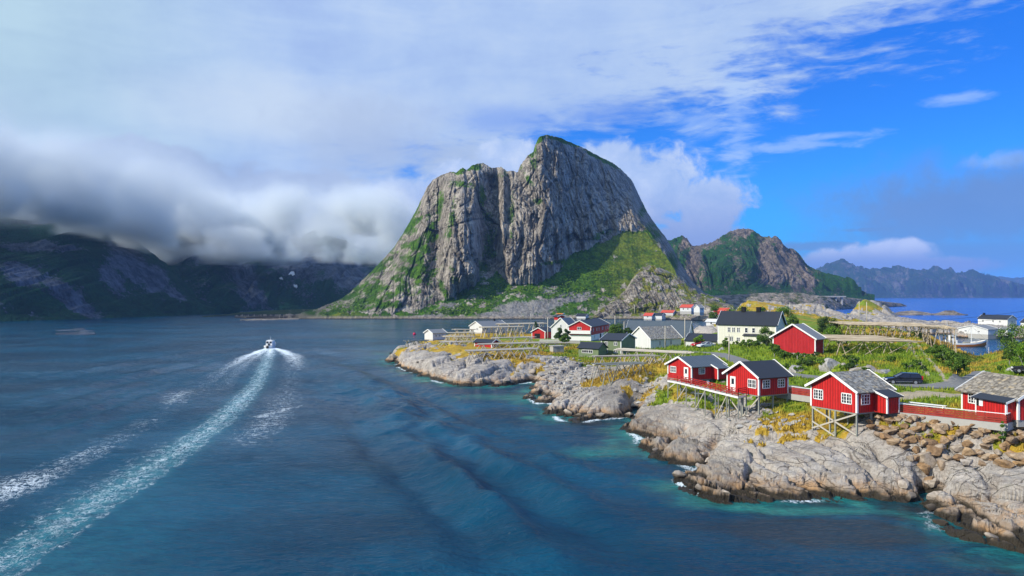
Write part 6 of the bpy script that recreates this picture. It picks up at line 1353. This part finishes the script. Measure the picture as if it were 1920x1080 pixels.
# the talus arrays are those of the big mountain
mPX = (MV[:, 0] / MV[:, 1]) * F + CX; mPY = HY - (MV[:, 2] - CZ) / MV[:, 1] * F; sPX = (SV[:, 0] / SV[:, 1]) * F + CX; sPY = HY - (SV[:, 2] - CZ) / SV[:, 1] * F
front = np.arange(len(MV)) < 1000 * 300
mPX = np.where(front, mPX, -1)
shrubs(MV, None, mPX, mPY, [(800, 590), (850, 565), (900, 540), (935, 525), (960, 540), (1010, 540), (1045, 528), (1100, 490), (1140, 470), (1170, 500), (1160, 550), (1110, 585), (1060, 575), (1040, 560), (960, 560), (900, 590)], 1500, 71, 'bright green scrub on the scree below the cliffs')
shrubs(MV, None, mPX, mPY, [(570, 592), (660, 550), (720, 490), (740, 500), (700, 580), (640, 590)], 300, 72, 'scrub on the left flank of the mountain')
shrubs(SV, None, sPX, sPY, [(1100, 598), (1150, 560), (1190, 515), (1240, 510), (1310, 560), (1340, 585), (1200, 592)], 130, 73, 'scattered scrub on the spur', .9)
# ------------------------------------------------------------------ air: even haze round everything, and the cloud lying on the fjord mountains
def make_haze():
    bm = bmesh.new(); bmesh.ops.create_cube(bm, size=1)
    for v in bm.verts: v.co = Vector((-16500 if v.co.x < 0 else 16500, -1100 if v.co.y < 0 else 15600, -8 if v.co.z < 0 else 305))
    me = bpy.data.meshes.new('haze'); bm.to_mesh(me); bm.free()
    m = bpy.data.materials.new('haze_air'); m.use_nodes = True; nt = m.node_tree; nt.nodes.clear(); g = NT(nt)
    v = g.n('ShaderNodeVolumePrincipled'); v.inputs['Color'].default_value = (.30, .52, 1, 1); v.inputs['Density'].default_value = HAZE_D
    v.inputs['Anisotropy'].default_value = .1
    o = g.n('ShaderNodeOutputMaterial'); nt.links.new(v.outputs[0], o.inputs['Volume'])
    return tag(link_mesh('haze', me, m), 'thin bluish sea haze over the whole fjord', 'haze', kind='stuff')
HAZE_D = .000085
make_haze()

def make_cloud():
    m = bpy.data.materials.new('cloud_vapour'); m.use_nodes = True; nt = m.node_tree; nt.nodes.clear(); g = NT(nt)
    v = g.n('ShaderNodeVolumePrincipled'); v.inputs['Color'].default_value = (.94, .98, 1, 1); v.inputs['Anisotropy'].default_value = -.25
    v.inputs['Density Attribute'].default_value = ''
    a = g.n('ShaderNodeVolumeInfo'); g.put(v.inputs['Density'], g.m('MULTIPLY', a.outputs['Density'], 1.0))
    o = g.n('ShaderNodeOutputMaterial'); nt.links.new(v.outputs[0], o.inputs['Volume'])
    LO, HI = (-1900, 340, 50), (-40, 1800, 220)
    ng = bpy.data.node_groups.new('cloud_field', 'GeometryNodeTree'); ng.interface.new_socket('Geometry', in_out='OUTPUT', socket_type='NodeSocketGeometry')
    q = NT(ng)
    P = q.n('GeometryNodeInputPosition').outputs[0]; X, Y, Z = q.xyz(P)
    big = q.noise(q.vm('MULTIPLY', P, (1, 1, 1.5)), 1 / 260., 2, .5); det = q.noise(q.vm('MULTIPLY', P, (1, 1, 1.3)), 1 / 95., 6, .66)
    nn = q.m('ADD', q.m('MULTIPLY', big, .48), q.m('MULTIPLY', det, .52))
    def ss(x, a, b, lo=0., hi=1.): return q.ss(x, a, b, lo, hi)
    zb = q.m('ADD', Z, q.m('MULTIPLY', q.m('SUBTRACT', det, .5), 55))
    body = q.m('MULTIPLY', ss(zb, 80, 108), ss(q.m('ADD', Z, q.m('MULTIPLY', q.m('SUBTRACT', big, .5), 90)), 190, 105))
    right = ss(q.m('ADD', q.m('SUBTRACT', q.m('MULTIPLY', Y, -.135), X), q.m('MULTIPLY', q.m('SUBTRACT', nn, .5), 300)), -30, 110)
    front = q.m('MAXIMUM', ss(Y, 360, 470), 0.)
    clear = q.m('MAXIMUM', ss(X, -300, -420), ss(Y, 860, 960))
    env = q.m('MULTIPLY', q.m('MULTIPLY', body, right), q.m('MULTIPLY', front, clear))
    # thicker over the near left mountain, torn over the valley
    bias = q.m('ADD', q.ss(X, -330, -470, .05, .16), q.ss(Z, 120, 190, 0, .05))
    den = q.m('MULTIPLY', ss(q.m('ADD', nn, bias), .485, .545), env)
    vo = q.n('ShaderNodeTexVoronoi', feature='SMOOTH_F1'); q.put(vo.inputs['Vector'], q.vm('ADD', P, q.vm('MULTIPLY', (1, 1, 1), det))); vo.inputs['Scale'].default_value = 1 / 75.; vo.inputs['Smoothness'].default_value = .3
    bil = q.m('ADD', q.m('SUBTRACT', 1, vo.outputs['Distance']), q.m('MULTIPLY', q.m('SUBTRACT', det, .5), 2.3))
    low = q.m('MULTIPLY', ss(q.m('SUBTRACT', Z, ss(Y, 900, 700, 0, 22)), 60, 72), ss(Z, 175, 110))
    pf = q.m('MULTIPLY', ss(q.m('ADD', bil, q.m('MULTIPLY', q.m('SUBTRACT', big, .5), 1.6)), .62, .69), low)
    pf = q.m('MULTIPLY', pf, q.m('MULTIPLY', right, q.m('MULTIPLY', front, clear)))
    den = q.m('ADD', q.m('MULTIPLY', den, .38), q.m('MULTIPLY', pf, 4.2))
    vc = q.n('GeometryNodeVolumeCube'); q.put(vc.inputs['Density'], q.m('MULTIPLY', den, .017))
    vc.inputs['Background'].default_value = 0; vc.inputs['Min'].default_value = LO; vc.inputs['Max'].default_value = HI
    for k, r in (('Resolution X', 300), ('Resolution Y', 230), ('Resolution Z', 36)): vc.inputs[k].default_value = r
    sm = q.n('GeometryNodeSetMaterial'); ng.links.new(vc.outputs[0], sm.inputs[0]); sm.inputs['Material'].default_value = m
    out = q.n('NodeGroupOutput'); ng.links.new(sm.outputs[0], out.inputs[0])
    vol = bpy.data.volumes.new('cloud'); ob = bpy.data.objects.new('cloud', vol); COL.objects.link(ob); vol.materials.append(m)
    vol.render.step_size = 12
    md = ob.modifiers.new('cloud_field', 'NODES'); md.node_group = ng
    tag(ob, 'low grey cloud bank lying on the fjord mountains', 'cloud', kind='stuff')
make_cloud()
